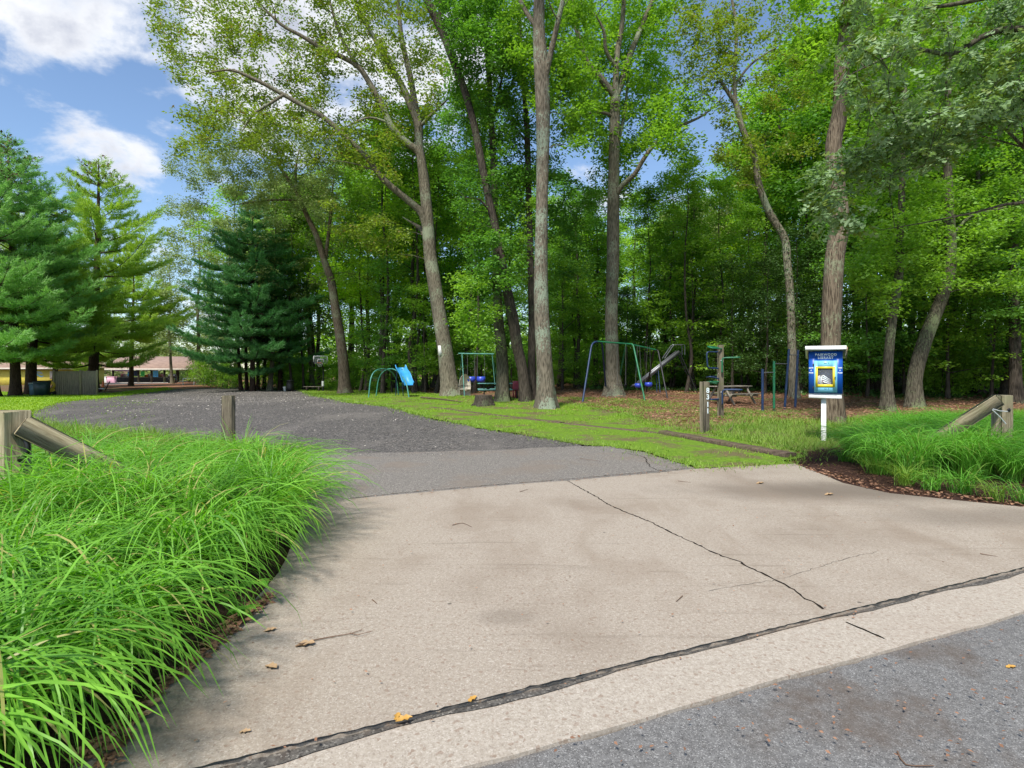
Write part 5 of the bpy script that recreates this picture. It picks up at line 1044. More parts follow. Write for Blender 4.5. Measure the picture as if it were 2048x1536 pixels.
# tree stump ------------------------------------------------------------
b = gp(967, 812); s1 = b[1] / F; m = MB(); ph = np.array([0, 1.3, 2.9])
def lob(k, a): 
    h = np.array([-.1, 0, .12, .3, 22 * s1 - .03, 22 * s1])[k]; return 1 + (np.exp(-np.clip(h, 0, 9) / .15)[:, None] * (.25 + .25 * np.cos(4 * a + 1))[None]) + .05 * np.cos(3 * a + 2)[None]
st = thing('tree_stump', 'low dark tree stump on the lawn in front of the mottled tree', 'stump', tuple(b)); wr_ = 36 * s1 / 2
m.tube([(0, 0, -.1), (0, 0, 0), (.01, 0, .12), (0, 0, .3), (0, 0, 22 * s1 - .03), (0, 0, 22 * s1)], [wr_ * 1.1, wr_, wr_, wr_ * .95, wr_ * .93, wr_ * .88], 20, 0, True, lob); m.build('trunk', M['bark_dark'], st, smooth=False)
part('cut_face', M['tie_wood'], st, lambda m: m.lathe([(0, 22 * s1 + .006), (wr_ * .84, 22 * s1 + .004)], n=18))

# paper sign on the leaning tree ------------------------------------------
Yp = gp(902, 792)[1] - .42; c = pt(881, 701, Yp); sg = thing('paper_sign', 'white paper notice fixed to the trunk of the leaning grey tree', 'sign', tuple(c)); sg.rotation_euler = (0, R(-4), 0)
part('sheet', M['white_paint'], sg, lambda m: m.box((0, 0, 0), (8.5 * Yp / F, .006, 20 * Yp / F)))
M['ink'] = plain('ink', (.25, .25, .28), .7)
part('text_lines', M['ink'], sg, lambda m: [m.box((0, -.0045, (.2 - .065 * k)), ((.15 if k % 3 else .10), .002, .012)) for k in range(7)])

# climbing pole with loops ----------------------------------------------------
b = gp(1441, 834); Yc = b[1]; s1 = Yc / F
cp = thing('climbing_pole', 'tall wooden climbing pole with green and blue pipe loops', 'climbing frame', tuple(b))
part('post', M['post_v'], cp, lambda m: m.box((0, 0, (834 - 690) * s1 / 2 - .1), (10 * s1, 10 * s1, (834 - 690) * s1 + .2), bev=.01))
L = lambda px, py, dy=0.0: np.array([(px - 1441) * s1, dy, (834 - py) * s1])
def bent(m, pts, rad=.024, r_=.10):              # pipe with rounded corners
    P = [np.array(p, float) for p in pts]; Q = [P[0]]
    for a, c, d in zip(P[:-2], P[1:-1], P[2:]):
        u = (a - c); v = (d - c); lu, lv = np.linalg.norm(u), np.linalg.norm(v); k = min(r_, lu * .45, lv * .45); u /= lu; v /= lv
        for t in np.linspace(0, 1, 5): Q.append((1 - t) ** 2 * (c + u * k) + 2 * t * (1 - t) * c + t * t * (c + v * k))
    Q.append(P[-1]); m.tube(Q, rad, 8)
for col, pts in [('green_pipe', [L(1441, 696), L(1412, 693, -.1), L(1412, 697, -.45), L(1441, 698, -.1)]), ('blue_pipe', [L(1441, 704), L(1409, 704, -.2), L(1411, 736, -.2), L(1441, 737)]),
                 ('green_pipe', [L(1441, 745, -.12), L(1440, 745, -.18), L(1440, 716, -.18), L(1473, 715, -.35), L(1473, 716, .1), L(1446, 716)]), ('blue_pipe', [L(1441, 758), L(1412, 753, -.35), L(1414, 755, .1), L(1441, 752, .1)]),
                 ('green_pipe', [L(1441, 764), L(1414, 763, -.3), L(1414, 764, .1), L(1443, 768)]), ('blue_pipe', [L(1441, 808, -.12), L(1440, 808, -.2), L(1440, 779, -.2), L(1477, 779, -.35), L(1477, 779, .1), L(1446, 779)]), ('blue_pipe', [L(1441, 798), L(1416, 798, -.3), L(1416, 799, .1), L(1441, 800)])]:
    part('loop', M[col], cp, lambda m: bent(m, pts), True)
part('bolt', M['steel'], cp, lambda m: [m.lathe([(0, .012), (.03, .01), (.035, 0)], (0, -5 * s1 - .002, (834 - q) * s1), 10, rot=[[1, 0, 0], [0, 0, -1], [0, 1, 0]]) for q in (722, 785)])

# picnic tables ------------------------------------------------------------
def picnic(label, base, L_, rz, mat, leg=None, h=.76, metal=False, group='picnic tables'):
    o = thing('picnic_table', label, 'picnic table', tuple(base), rz, group); leg = leg or mat
    def top(m):
        for k in range(5): m.box((0, (k - 2) * .15, h - .02), (L_, .14, .04), bev=.004)
    part('tabletop', mat, o, top)
    for sd in (-1, 1): part('bench', mat, o, lambda m: [m.box((0, sd * (.66 + .14 * k), .44), (L_, .13, .04), bev=.004) for k in (0, 1)])
    for sx in (-1, 1):
        x = sx * L_ * .36
        if metal: part('leg', leg, o, lambda m: (bent(m, [(x, -.72, .40), (x, -.72, .0), (x, .72, .0), (x, .72, .40)], .022), bent(m, [(x, -.2, 0.02), (x, -.2, h - .05), (x, .2, h - .05), (x, .2, .02)], .022)), True)
        else: part('leg', leg, o, lambda m: (m.beam((x, -.72, 0), (x, -.22, h - .04), .04, .09), m.beam((x, .72, 0), (x, .22, h - .04), .04, .09), m.beam((x + .05, -.78, .37), (x + .05, .78, .37), .04, .09), m.beam((x + .05, -.33, h - .085), (x + .05, .33, h - .085), .04, .08)))
    part('brace', leg, o, lambda m: [m.beam((sx * L_ * .34, 0, .40), (sx * .12, 0, h - .06), .035, .07) for sx in (-1, 1)])
    return o
bp = pb(1462, 24.3); picnic('grey weathered wooden picnic table behind the climbing pole', bp, 1.75, R(28), M['picnic_wood'])
bp = gp(1000, 797); picnic('green metal topped picnic table partly hidden by the mottled tree', (bp[0], bp[1] + .6, bp[2]), 2.3, R(4), M['green_top'] if 'green_top' in M else plain('green_top', (.16, .36, .33), .35), M['black'], metal=True)
bp = gp(908, 782); picnic('wooden picnic table behind the leaning grey tree', bp, 2.2, R(-12), M['picnic_wood'], M['bark_dark'])
# red chair and cream hooded play chair
b = gp(1036, 797); rc = thing('garden_chair', 'dark red chair drawn up to the green picnic table', 'chair', (b[0], b[1] + .1, b[2]), R(160)); M['red_dark'] = plain('red_dark', (.22, .012, .02), .45)
part('seat', M['red_dark'], rc, lambda m: m.box((0, 0, .42), (.42, .42, .03), bev=.01)); part('backrest', M['red_dark'], rc, lambda m: m.box((0, .2, .66), (.42, .03, .42), bev=.012))
for sx in (-1, 1):
    for sy in (-1, 1): part('leg', M['red_dark'], rc, lambda m: m.box((sx * .18, sy * .18, .2), (.05, .05, .42)))
b = gp(929, 792); hc = thing('hooded_seat', 'cream moulded high backed seat with a black band, right of the leaning grey tree', 'seat', tuple(b), R(12)); M['cream'] = plain('cream', (.50, .46, .38), .5); s1 = b[1] / F
def hood(m):
    prof = [(.0, 46), (.13, 45), (.27, 41), (.40, 33), (.45, 22), (.44, 12), (.40, 0)]
    pr = [(q[0] * .8, q[1] * s1 * .96) for q in prof[::-1]]
    K = len(pr); a = np.linspace(-.3, math.pi + .3, 15); V = np.array([[(rr * math.cos(t), -.25 + rr * math.sin(t) * .9, z) for t in a] for rr, z in pr]).reshape(-1, 3)
    f = [(i * 15 + j, i * 15 + j + 1, i * 15 + 16 + j, i * 15 + 15 + j) for i in range(K - 1) for j in range(14)]; m.add(V, f); V2 = V * np.array([.93, .93, 1]); m.add(V2, [q[::-1] for q in f])
part('shell', M['cream'], hc, hood, True); part('band', M['black'], hc, lambda m: m.tube(arc((0, -.25, 20 * s1), .372, -.25, math.pi + .25, 14, X_, Y_ * .9), .035, 6)); part('seat', M['cream'], hc, lambda m: m.box((0, -.18, 14 * s1), (.6, .35, .05), bev=.01))

# big swing frame -----------------------------------------------------------
Ys = 26.5; g0 = T(px_(1225, Ys), Ys); b = np.array([px_(1270, Ys), Ys, float(g0)])
sw = thing('swing_set', 'big swing frame with a blue end, green end and dark far end', 'swing set', tuple(b))
W_ = lambda px, py, Y: pt(px, py, Y) - b
def onground(px, Y): x = px_(px, Y); return np.array([x, Y, tz(x, Y) - .03]) - b
part('frame', M['blue_pipe'], sw, lambda m: bent(m, [onground(1165, 25.2), W_(1184, 684, 26.2), W_(1204, 683, 26.6), onground(1213, 29.0)], .045, .3), True)
part('frame', M['green_pipe'], sw, lambda m: (bent(m, [onground(1290, 25.8), W_(1266, 687, 26.9), W_(1252, 689, 27.2), onground(1233, 29.6)], .04, .2)), True)
part('frame', M['black'], sw, lambda m: bent(m, [onground(1335, 27.0), W_(1316, 700, 28.0), W_(1308, 700, 28.2), onground(1292, 30.8)], .04, .2), True)
part('top_bar', M['green_pipe'], sw, lambda m: (m.tube([W_(1194, 683, 26.4), W_(1259, 688, 27.1), W_(1312, 700, 28.1)], .04, 8)), True)
M['seat_blue'] = plain('seat_blue', (.03, .06, .42), .35)
for px, py, Y in ((1277, 776, 27.2), (1297, 774, 27.5)):
    se = part('swing_seat', M['seat_blue'], sw, lambda m: m.lathe([(.02, 0), (.15, .02), (.19, .12), (.17, .22), (.16, .22), (.13, .05), (.02, .04)], tuple(W_(px, py, Y)), 14), True)
    part('chain', M['chain'], se, lambda m: [m.tube([W_(px, py, Y) + (e * .15, 0, .2), W_(px + e * 2, 691, 27.2)], .008, 4) for e in (-1, 1)])
se = part('swing_seat', M['black'], sw, lambda m: m.box(tuple(W_(1243, 770, 26.9)), (.45, .16, .02))); part('chain', M['chain'], se, lambda m: [m.tube([W_(1243, 770, 26.9) + (e * .2, 0, 0), W_(1243, 687, 26.9) + (e * .2, 0, 0)], .008, 4) for e in (-1, 1)])

# long metal slide -----------------------------------------------------------
Yz = 31.0; b = np.array([px_(1262, Yz), Yz, tz(px_(1262, Yz), Yz)]); sl = thing('metal_slide', 'long straight steel slide rising right behind the swings', 'slide', tuple(b))
lo, hi = pt(1262, 773, Yz) - b, pt(1356, 706, Yz + .6) - b; bx2 = pt(1276, 770, Yz) - b
part('chute', M['steel'], sl, lambda m: (m.beam(bx2, hi, .45, .03), m.beam(bx2 + (0, -.24, .08), hi + (0, -.24, .08), .03, .15), m.beam(bx2 + (0, .24, .08), hi + (0, .24, .08), .03, .15), m.beam(lo, bx2, .45, .03), m.beam(lo + (0, -.24, .05), bx2 + (0, -.24, .06), .03, .10)))
part('ladder', M['black'], sl, lambda m: ([m.tube([hi + (.0, e * .22, .1), hi + (1.0, e * .22, -hi[2] - .05)], .03, 6) for e in (-1, 1)], [m.tube([hi + (q, -.22, -q * hi[2]), hi + (q, .22, -q * hi[2])], .02, 6) for q in (.15, .32, .5, .66, .82)]))
part('handrail', M['steel'], sl, lambda m: [bent(m, [hi + (-.8, e * .25, -.3), hi + (-.3, e * .25, .45), hi + (.3, e * .25, .45), hi + (.3, e * .25, -.1)], .02) for e in (-1, 1)], True)
part('support', M['blue_pipe'], sl, lambda m: [m.tube([(lo + hi) * .55 + (0, e * .2, 0), np.array([((lo + hi) * .55)[0], e * .35, -.05])], .025, 6) for e in (-1, 1)])

# pull-up bars ------------------------------------------------------------------
b = gp(1525, 822); pu = thing('pull_up_bars', 'stepped pull up bars with blue and green posts left of the library box', 'climbing frame', tuple(b)); 
posts = [(1525, 822, 738, 'blue_pipe'), (1548, 820, 722, 'green_pipe'), (1572, 817, 698, 'blue_pipe'), (1590, 815, 700, 'blue_pipe')]; tops = []
for k, (px, py, ty, col) in enumerate(posts):
    g = gp(px + (-3 if k == 2 else 0), py); tp_ = pt(px + (6 if k >= 2 else 0), ty, g[1]); tops.append((g - b, tp_ - b))
    part('post', M[col], pu, lambda m: m.tube([g - b - (0, 0, .1), tp_ - b], .045, 10), True)
for k, py in ((0, 745), (1, 727)):
    zt = (CH + (HY - py) / F * b[1]) - b[2]; f = lambda q: tops[q][0] + (tops[q][1] - tops[q][0]) * (zt - tops[q][0][2]) / (tops[q][1][2] - tops[q][0][2])
    part('bar', M['steel'], pu, lambda m: m.tube([f(k), f(k + 1)], .018, 8), True)
zt = (CH + (HY - 708) / F * b[1]) - b[2]; part('bar', M['steel'], pu, lambda m: m.tube([f(2), f(3)], .018, 8), True)

# arched climber with blue slide ---------------------------------------------------
Ya = 33.5; b = np.array([px_(785, Ya), Ya, tz(px_(785, Ya), Ya)]); ac = thing('arched_climber', 'small green arched pipe climber with a wavy blue slide', 'climbing frame', tuple(b)); W_ = lambda px, py, Y: pt(px, py, Y) - b
og = lambda px, Y: np.array([px_(px, Y), Y, tz(px_(px, Y), Y) - .02]) - b
part('arch', M['teal_pipe'], ac, lambda m: m.tube(smooth_path([og(737, 32.4), W_(742, 756, 32.6), W_(752, 741, 33.0), W_(768, 738, 33.6), W_(783, 744, 34.2), W_(793, 760, 34.8), W_(797, 779, 35.2) * (1, 1, 0)], [1] * 7, .2)[0], .035, 8), True)
part('arch', M['teal_pipe'], ac, lambda m: m.tube(smooth_path([og(752, 35.2), W_(758, 757, 35.0), W_(770, 741, 34.5), W_(786, 738, 33.8), W_(800, 748, 33.1), W_(812, 765, 32.5), og(818, 32.2)], [1] * 7, .2)[0], .035, 8), True)
part('rung', M['teal_pipe'], ac, lambda m: [m.tube([W_(q0, y0, 33.2), W_(q1, y1, 34.6)], .02, 6) for q0, y0, q1, y1 in ((752, 741, 770, 742), (742, 756, 758, 757))])
M['slide_blue'] = plain('slide_blue', (.04, .27, .55), .3)
def wavy(m):
    n = 15; t = np.linspace(0, 1, n); V = []
    for q in t:
        px = 801 + (817 - 801) * q; py = 735 + (769 - 735) * q + 1.6 * math.sin(q * 9); p = W_(px, py, Ya - .1 - 1.0 * q)
        for e, hz_ in ((-.32, .16), (-.27, .16), (-.25, 0), (.25, 0), (.27, .16), (.32, .16)): V.append(p + X_ * e + Z_ * hz_)
    m.add(V, [(i * 6 + j, i * 6 + j + 1, i * 6 + 7 + j, i * 6 + 6 + j) for i in range(n - 1) for j in range(5)])
    m.add(np.array(V) - (0, 0, .03), [(i * 6 + j, i * 6 + 6 + j, i * 6 + 7 + j, i * 6 + j + 1) for i in range(n - 1) for j in range(5)])
part('slide', M['slide_blue'], ac, wavy); part('slide_stand', M['blue_pipe'], ac, lambda m: [m.tube([W_(799 + e, 738, Ya - .2), og(799 + e * 1.5, Ya + .4)], .025, 6) for e in (-5, 5)])

# baby swing frame ---------------------------------------------------------------------
Yw = 33.0; b = np.array([px_(955, Yw), Yw, tz(px_(955, Yw), Yw)]); bs_ = thing('baby_swing_set', 'thin teal swing frame with two blue bucket seats beyond the picnic tables', 'swing set', tuple(b)); W_ = lambda px, py, Y: pt(px, py, Y) - b
og = lambda px, Y: np.array([px_(px, Y), Y, tz(px_(px, Y), Y) - .02]) - b
for px, lx in ((924, 929), (984, 992)):
    part('frame', M['teal_pipe'], bs_, lambda m: (m.tube([W_(px, 707, Yw), og(lx, Yw - 1.2)], .022 if px < 950 else .012, 8), m.tube([W_(px, 707, Yw), og(lx - 12 if px < 950 else lx + 8, Yw + 1.2)], .012, 8)), True)
part('top_bar', M['teal_pipe'], bs_, lambda m: m.tube([W_(917, 707, Yw), W_(988, 708, Yw)], .035, 8), True)
for px in (942, 962):
    se = part('bucket_seat', M['seat_blue'], bs_, lambda m: m.lathe([(.02, 0), (.2, .02), (.26, .15), (.24, .34), (.22, .34), (.18, .06), (.02, .05)], tuple(W_(px, 765, Yw)), 14), True)
    part('chain', M['chain'], se, lambda m: [m.tube([W_(px, 757, Yw) + (e * .2, 0, 0), W_(px, 708, Yw) + (e * .2, 0, 0)], .01, 4) for e in (-1, 1)])

# basketball hoop and bench ----------------------------------------------------------------
b = pb(645, 50); Yh = b[1]; s1 = Yh / F; bh = thing('basketball_hoop', 'basketball hoop with clear white edged board beside the curved brown trunk', 'basketball hoop', tuple(b)); L = lambda px, py, dy=0.0: np.array([(px - 645) * s1, dy, (762 - py) * s1])
part('pole', M['black'], bh, lambda m: bent(m, [L(646, 764), L(647, 715), L(648, 704, -.9)], .07, .5), True); part('pole_pad', M['white_paint'], bh, lambda m: m.tube([L(646, 752), L(646, 742)], .11, 10))
hb = part('backboard', M['glass'], bh, lambda m: m.box(L(649, 700, -1.0), (27 * s1, .02, 16 * s1)))
part('board_edge', M['white_paint'], hb, lambda m: [m.box(L(635.5, 698, -1.02), (.06, .05, 11 * s1)), m.box(L(662, 698, -1.02), (.06, .05, 11 * s1)), m.box(L(649, 692.7, -1.02), (27 * s1, .05, .06)), m.box(L(649, 699, -1.03), (11 * s1, .03, .06)), m.box(L(643.5, 702, -1.03), (.06, .03, 6 * s1)), m.box(L(654.5, 702, -1.03), (.06, .03, 6 * s1))])
M['orange'] = plain('orange', (.55, .13, .03), .5)
rim = part('rim', M['orange'], bh, lambda m: m.tube(arc(L(650, 706, -1.3), .23, 0, 6.283, 16, X_, Y_), .02, 6, cap=False), True); part('net', M['white_paint'], rim, lambda m: [m.tube([L(650, 706, -1.3) + (.22 * math.cos(a), .22 * math.sin(a), 0), L(650, 713, -1.3) + (.12 * math.cos(a + .5), .12 * math.sin(a + .5), 0)], .008, 3) for a in np.arange(0, 6.28, .7)])
b = pb(626, 50.5); s1 = b[1] / F; be = thing('park_bench', 'low brown bench under the basketball hoop', 'bench', tuple(b)); part('seat', M['picnic_wood'], be, lambda m: m.box((0, 0, 8.5 * s1), (38 * s1, .3, .05), bev=.008))
for e in (-1, 1): part('leg', M['bark_dark'], be, lambda m: m.box((e * 12 * s1, 0, 4 * s1), (.12, .25, 8.5 * s1)))
b = pb(569, 50); square_post(b, .18, 9 * b[1] / F, 'short white topped marker at the wood edge beyond the gravel', 'post', M['white_paint'])
b = pb(570, 50); kb = thing('litter_barrel', 'black litter barrel at the wood edge next to the white marker', 'bin', (b[0] + .45, b[1], b[2])); part('barrel', M['black'], kb, lambda m: m.lathe([(0, 0), (.28, 0), (.30, .3), (.31, .6), (.28, .88), (.30, .9), (.0, .88)], n=16), True); part('lid', M['black'], kb, lambda m: m.lathe([(.32, .90), (.31, .94), (0, 1.0)], n=16))

# board fence, bins, hose cart, planks, old bench ---------------------------------------------
b = gp(154, 790); Yf = b[1]; s1 = Yf / F; fe = thing('board_fence', 'weathered board fence panel screening the bins', 'fence', tuple(b), R(0)); rf_ = np.random.default_rng(8); topz = 49 * s1
def fx(px): return (px - 154) * s1
x = fx(109); k = 0
def boards(m):
    x = fx(110.5)
    while x < fx(197):
        w_ = rf_.uniform(.135, .15); hh = topz * (.975 if x < fx(162) else .985) + rf_.normal(0, .012); xx = x; dy = 0 if x < fx(166) else (xx - fx(166)) * -.15
        m.box((xx + w_ / 2, dy, hh / 2), (w_ - .012, .02, hh), bev=.003); x += w_
M['fence_wood'] = wood_mat('fence_wood', (.14, .115, .080), (.36, .31, .23), (.19, .19, .12), (26, 26, 1.6)); part('fence_panel', M['fence_wood'], fe, boards)
for q in (109, 162, 198): part('post', M['timber_v'], fe, lambda m: m.box((fx(q), -.06 if q != 198 else -.02 - (fx(198) - fx(166)) * .15, topz * .51 - .1), (.10, .10, topz * 1.02 + .2)))
for q in (.25, .85): part('rail', M['timber'], fe, lambda m: (m.beam((fx(109), .05, topz * q), (fx(166), .05, topz * q), .04, .09), m.beam((fx(166), .05, topz * q), (fx(198), .04 - (fx(198) - fx(166)) * .15, topz * q), .04, .09)))
def bin_(label, px, py, w_, h, col, lid, dy=0.0):
    g = gp(px, py); m_ = plain('bin_body', col, .5); o = thing('wheelie_bin', label, 'bin', (g[0], g[1] + dy, g[2]), R(8), 'bins beside the board fence')
    def body(m):
        V = []
        for z, k in ((.05, .82), (h * .9, 1.0)):
            for sx, sy in ((-1, -1), (1, -1), (1, 1), (-1, 1)): V.append((sx * w_ / 2 * k, sy * .32 * k, z))
        m.add(V, [(0, 1, 5, 4), (1, 2, 6, 5), (2, 3, 7, 6), (3, 0, 4, 7), (3, 2, 1, 0), (4, 5, 6, 7)]); m.box((0, -.33, h * .86), (w_ * 1.04, .04, .06))
    part('body', m_, o, body); part('lid', lid, o, lambda m: m.box((0, 0, h * .93), (w_ * 1.06, .70, .06), bev=.02))
    for sx in (-1, 1): part('wheel', M['black'], o, lambda m: m.tube([(sx * w_ * .42 - .03, .26, .11), (sx * w_ * .42 + .03, .26, .11)], .11, 12))
    return o
bin_('small grey blue bin with a pale arched lid, left of the dark bin', 70, 791, .44, .95, (.10, .17, .22), M['lib_white'])
bin_('big dark green bin with a white mark, left of the yellow hose cart', 84, 791.5, .80, 1.12, (.012, .035, .040), M['black'])
g = gp(104, 790); hcx = thing('hose_reel_cart', 'black cart with a yellow coiled reel leaning at the fence end', 'cart', (g[0], g[1] - .1, g[2])); M['yellow'] = plain('yellow', (.60, .42, .03), .4)
part('reel', M['yellow'], hcx, lambda m: (m.tube(arc((0, 0, .70), .24, 0, 6.283, 18, X_, Z_), .09, 8, cap=False), m.box((.15, -.05, .32), (.34, .12, .28), bev=.03)), True); part('frame', M['black'], hcx, lambda m: (bent(m, [(-.32, 0, .1), (-.30, .1, 1.05), (.1, .1, 1.05), (.34, 0, .1)], .035), m.box((0, 0, .18), (.7, .3, .10))))
for e in (-1, 1): part('wheel', M['black'], hcx, lambda m: m.tube([(e * .34 - .04, -.1, .15), (e * .34 + .04, -.1, .15)], .15, 14))
M['red'] = plain('red', (.60, .05, .03), .4)
g = gp(160, 785); bl_ = thing('barrier_board', 'red and white board lying in the grass against the fence', 'board', (g[0], g[1] - .7, g[2])); part('red_end', M['red'], bl_, lambda m: m.beam((-17 * s1, 0, .05), (0, 0, .12), .14, .12, bev=.02)); part('white_end', M['white_paint'], bl_, lambda m: m.beam((.02, 0, .12), (33 * s1, 0, .20), .14, .09, bev=.02)); part('bracket', M['red'], bl_, lambda m: m.box((1 * s1, .02, .28), (.22, .04, .18)))
g = gp(212, 783); ch = thing('sled_chair', 'tipped brown chair with a curved back right of the board fence', 'chair', tuple(g), R(0)); M['brown_dark'] = plain('brown_dark', (.06, .025, .025), .5)
part('backrest', M['brown_dark'], ch, lambda m: m.tube(smooth_path([(-.10, 0, .02), (.05, 0, .35), (.18, 0, .62), (.34, 0, .85)], [1] * 4, .1)[0], .05, 6)); part('seat', M['brown_dark'], ch, lambda m: m.beam((-.55, 0, .22), (.05, 0, .14), .45, .05)); part('leg', M['brown_dark'], ch, lambda m: m.beam((-.5, 0, .0), (-.4, 0, .2), .4, .05)); part('cushion', M['white_paint'], ch, lambda m: m.beam((-.52, 0, .27), (-.05, 0, .20), .4, .05, bev=.02))

# pavilion and yellow building ---------------------------------------------------------------------
M['shingle'] = plain('shingle', (.26, .175, .135), .9, scale=2, var=.15); M['fascia'] = plain('fascia', (.55, .50, .42), .6); M['wall_yellow'] = plain('wall_yellow', (.62, .52, .08), .7, scale=1.2, var=.10)
Yv = 84.0; gz = pt(0, 766, Yv)[2]; bx0, bx1 = px_(196, Yv), px_(402, Yv); pv = thing('pavilion', 'long open sided pavilion with a brown shingle roof', 'pavilion', ((bx0 + bx1) / 2, Yv, gz)); cxp = (bx0 + bx1) / 2; hw = (bx1 - bx0) / 2; ez = pt(0, 737.5, Yv)[2] - gz; rz_ = pt(0, 713, Yv + 5)[2] - gz
def roof(m):
    V = [(-hw - .4, -.6, ez), (hw + .4, -.6, ez), (hw - 4, 5, rz_), (-hw + .3, 5, rz_), (hw + .4, 10.6, ez), (-hw - .4, 10.6, ez)]; V2 = [(a, c, z - .18) for a, c, z in V]
    m.polys(V + V2, [[0, 1, 2, 3], [3, 2, 4, 5], [1, 4, 2], [0, 3, 5], [7, 6, 9, 8], [9, 11, 10, 8], [0, 6, 7, 1], [1, 7, 10, 4], [4, 10, 11, 5], [5, 11, 6, 0]])
rfp = part('roof', M['shingle'], pv, roof); part('fascia', M['fascia'], pv, lambda m: m.box((0, -.66, ez - .10), (2 * hw + .8, .06, .24)))
for px in (226, 262, 277, 303, 329, 354, 376):
    for yy_ in (0, 10): part('post', M['bark_dark'] if px not in (262, 376) else M['picnic_wood'], pv, lambda m: m.box((px_(px, Yv) - cxp, yy_, ez / 2), (.20, .20, ez - .02)))
part('floor', M['fascia'], pv, lambda m: m.box((0, 5, .03), (2 * hw, 11, .08)))
M['purple'] = plain('purple', (.40, .20, .60), .5); M['green_bright'] = plain('green_bright', (.05, .55, .12), .5); M['blue_bright'] = plain('blue_bright', (.10, .42, .80), .5); M['skin_pink'] = plain('pink', (.65, .35, .45), .6)
def hang(label, px0, px1, py0, py1, mat, dy=1.0, name='banner', cat='banner'):
    a, c = pt(px0, py0, Yv + dy), pt(px1, py1, Yv + dy); m = MB(); n = 9; xs = np.linspace(a[0], c[0], n); V = [(q - a[0], .04 * math.sin(i * 1.9), zz_ - c[2]) for zz_ in (a[2], c[2]) for i, q in enumerate(xs)]; m.add(V, [(i, i + 1, n + i + 1, n + i) for i in range(n - 1)]); m.add(np.array(V) + (0, .03, 0), [(i + 1, i, n + i, n + i + 1) for i in range(n - 1)])
    return tag(m.build(name, mat, loc=(a[0], a[1], c[2])), label, cat)
hang('purple and white streamer banner hanging under the left part of the pavilion roof', 229, 262, 738.5, 742.5, M['purple']); hang('white streamer banner across the middle of the pavilion', 281, 322, 738.5, 741, M['white_paint'])
hang('bright green hanging cloth in the pavilion', 281, 289, 742, 752, M['green_bright']); hang('sky blue hanging cloth in the pavilion, right of the green one', 306, 316, 741, 754, M['blue_bright']); hang('dark blue poster at the pavilion centre', 267, 277, 741, 752, M['blue_pipe']); hang('narrow blue cloth left of the pavilion centre post', 255, 259, 743, 752, M['blue_bright'])
for i, (px, w_, lab) in enumerate([(258, 3.4, 'dark covered table at the left of the pavilion'), (300, 3.0, 'dark covered table in the middle of the pavilion'), (322, 3.4, 'dark covered table piled with boxes, right of the pavilion centre')]):
    x = px_(px, Yv + 2); o = thing('covered_table', lab, 'table', (x, Yv + 2, gz + .07), group='tables in the pavilion'); part('tabletop', M['white_paint'], o, lambda m: m.box((0, 0, .76), (w_, .8, .05), bev=.01))
    def drape(m):
        n = 25; V = [(-w_ / 2 + w_ * i / (n - 1), -.4 - .03 * math.sin(i * 1.6) * (1 - zz_ / .73), zz_) for zz_ in (.04, .73) for i in range(n)]; m.add(V, [(i, i + 1, n + i + 1, n + i) for i in range(n - 1)])
    part('drape', M['black'], o, drape)
    for e in (-1, 1): part('leg', M['steel'], o, lambda m: m.box((e * w_ * .42, 0, .37), (.05, .6, .74)))
rr = np.random.default_rng(31)
for i, (px, mt, lab) in enumerate([(246, 'skin_pink', 'pink box on the left pavilion table'), (252, 'lib_white', 'white box on the left pavilion table'), (262, 'lib_white', 'grey white tub on the left pavilion table'), (294, 'orange', 'orange box on the middle pavilion table'), (301, 'lib_white', 'white carton on the middle pavilion table'), (318, 'leaf_tan', 'tan carton on the right pavilion table'), (326, 'skin_pink', 'pale pink carton on the right pavilion table')]):
    m = MB(); h = rr.uniform(.3, .5); m.box((0, 0, h / 2), (rr.uniform(.45, .8), .45, h), bev=.02); m.box((0, 0, h), (.5, .47, .03)); tag(m.build('storage_box', M[mt], loc=(px_(px, Yv + 2), Yv + 2, gz + .86)), lab, 'box', 'boxes on the pavilion tables')
for px, mt, lab in [(207, 'lib_white', 'white cooler standing outside the left end of the pavilion'), (220, 'lib_white', 'white tub beside the left pavilion post'), (236, 'skin_pink', 'pale cooler inside the left bay of the pavilion')]:
    m = MB(); m.box((0, 0, .42), (1.1, .6, .84), bev=.05); m.box((0, 0, .88), (1.15, .65, .08), bev=.02); tag(m.build('cooler', M[mt], loc=(px_(px, Yv + .5), Yv - .8, gz + .02)), lab, 'cooler', 'coolers at the pavilion')
g = (px_(206, 62), 62, float(T(px_(206, 62), 62))); cn = thing('traffic_cone', 'orange traffic cone seen right of the board fence', 'cone', g); part('cone', M['orange'], cn, lambda m: m.lathe([(.17, .03), (.04, .72), (0, .73)], n=16), True); part('base', M['orange'], cn, lambda m: m.box((0, 0, .015), (.42, .42, .03)))
# dark grill near the right end
g = pt(345, 766, 80); gr = thing('barbecue_grill', 'dark lidded grill standing at the right of the pavilion', 'grill', tuple(g)); part('lid', M['black'], gr, lambda m: m.tube([(-.45, 0, .95), (.45, 0, .95)], .28, 14), True); part('cart', M['black'], gr, lambda m: (m.box((0, 0, .82), (1.1, .5, .06)), m.box((0, 0, .2), (1.0, .45, .05))))
for e in (-1, 1): part('leg', M['black'], gr, lambda m: m.box((e * .48, 0, .42), (.05, .4, .82)))
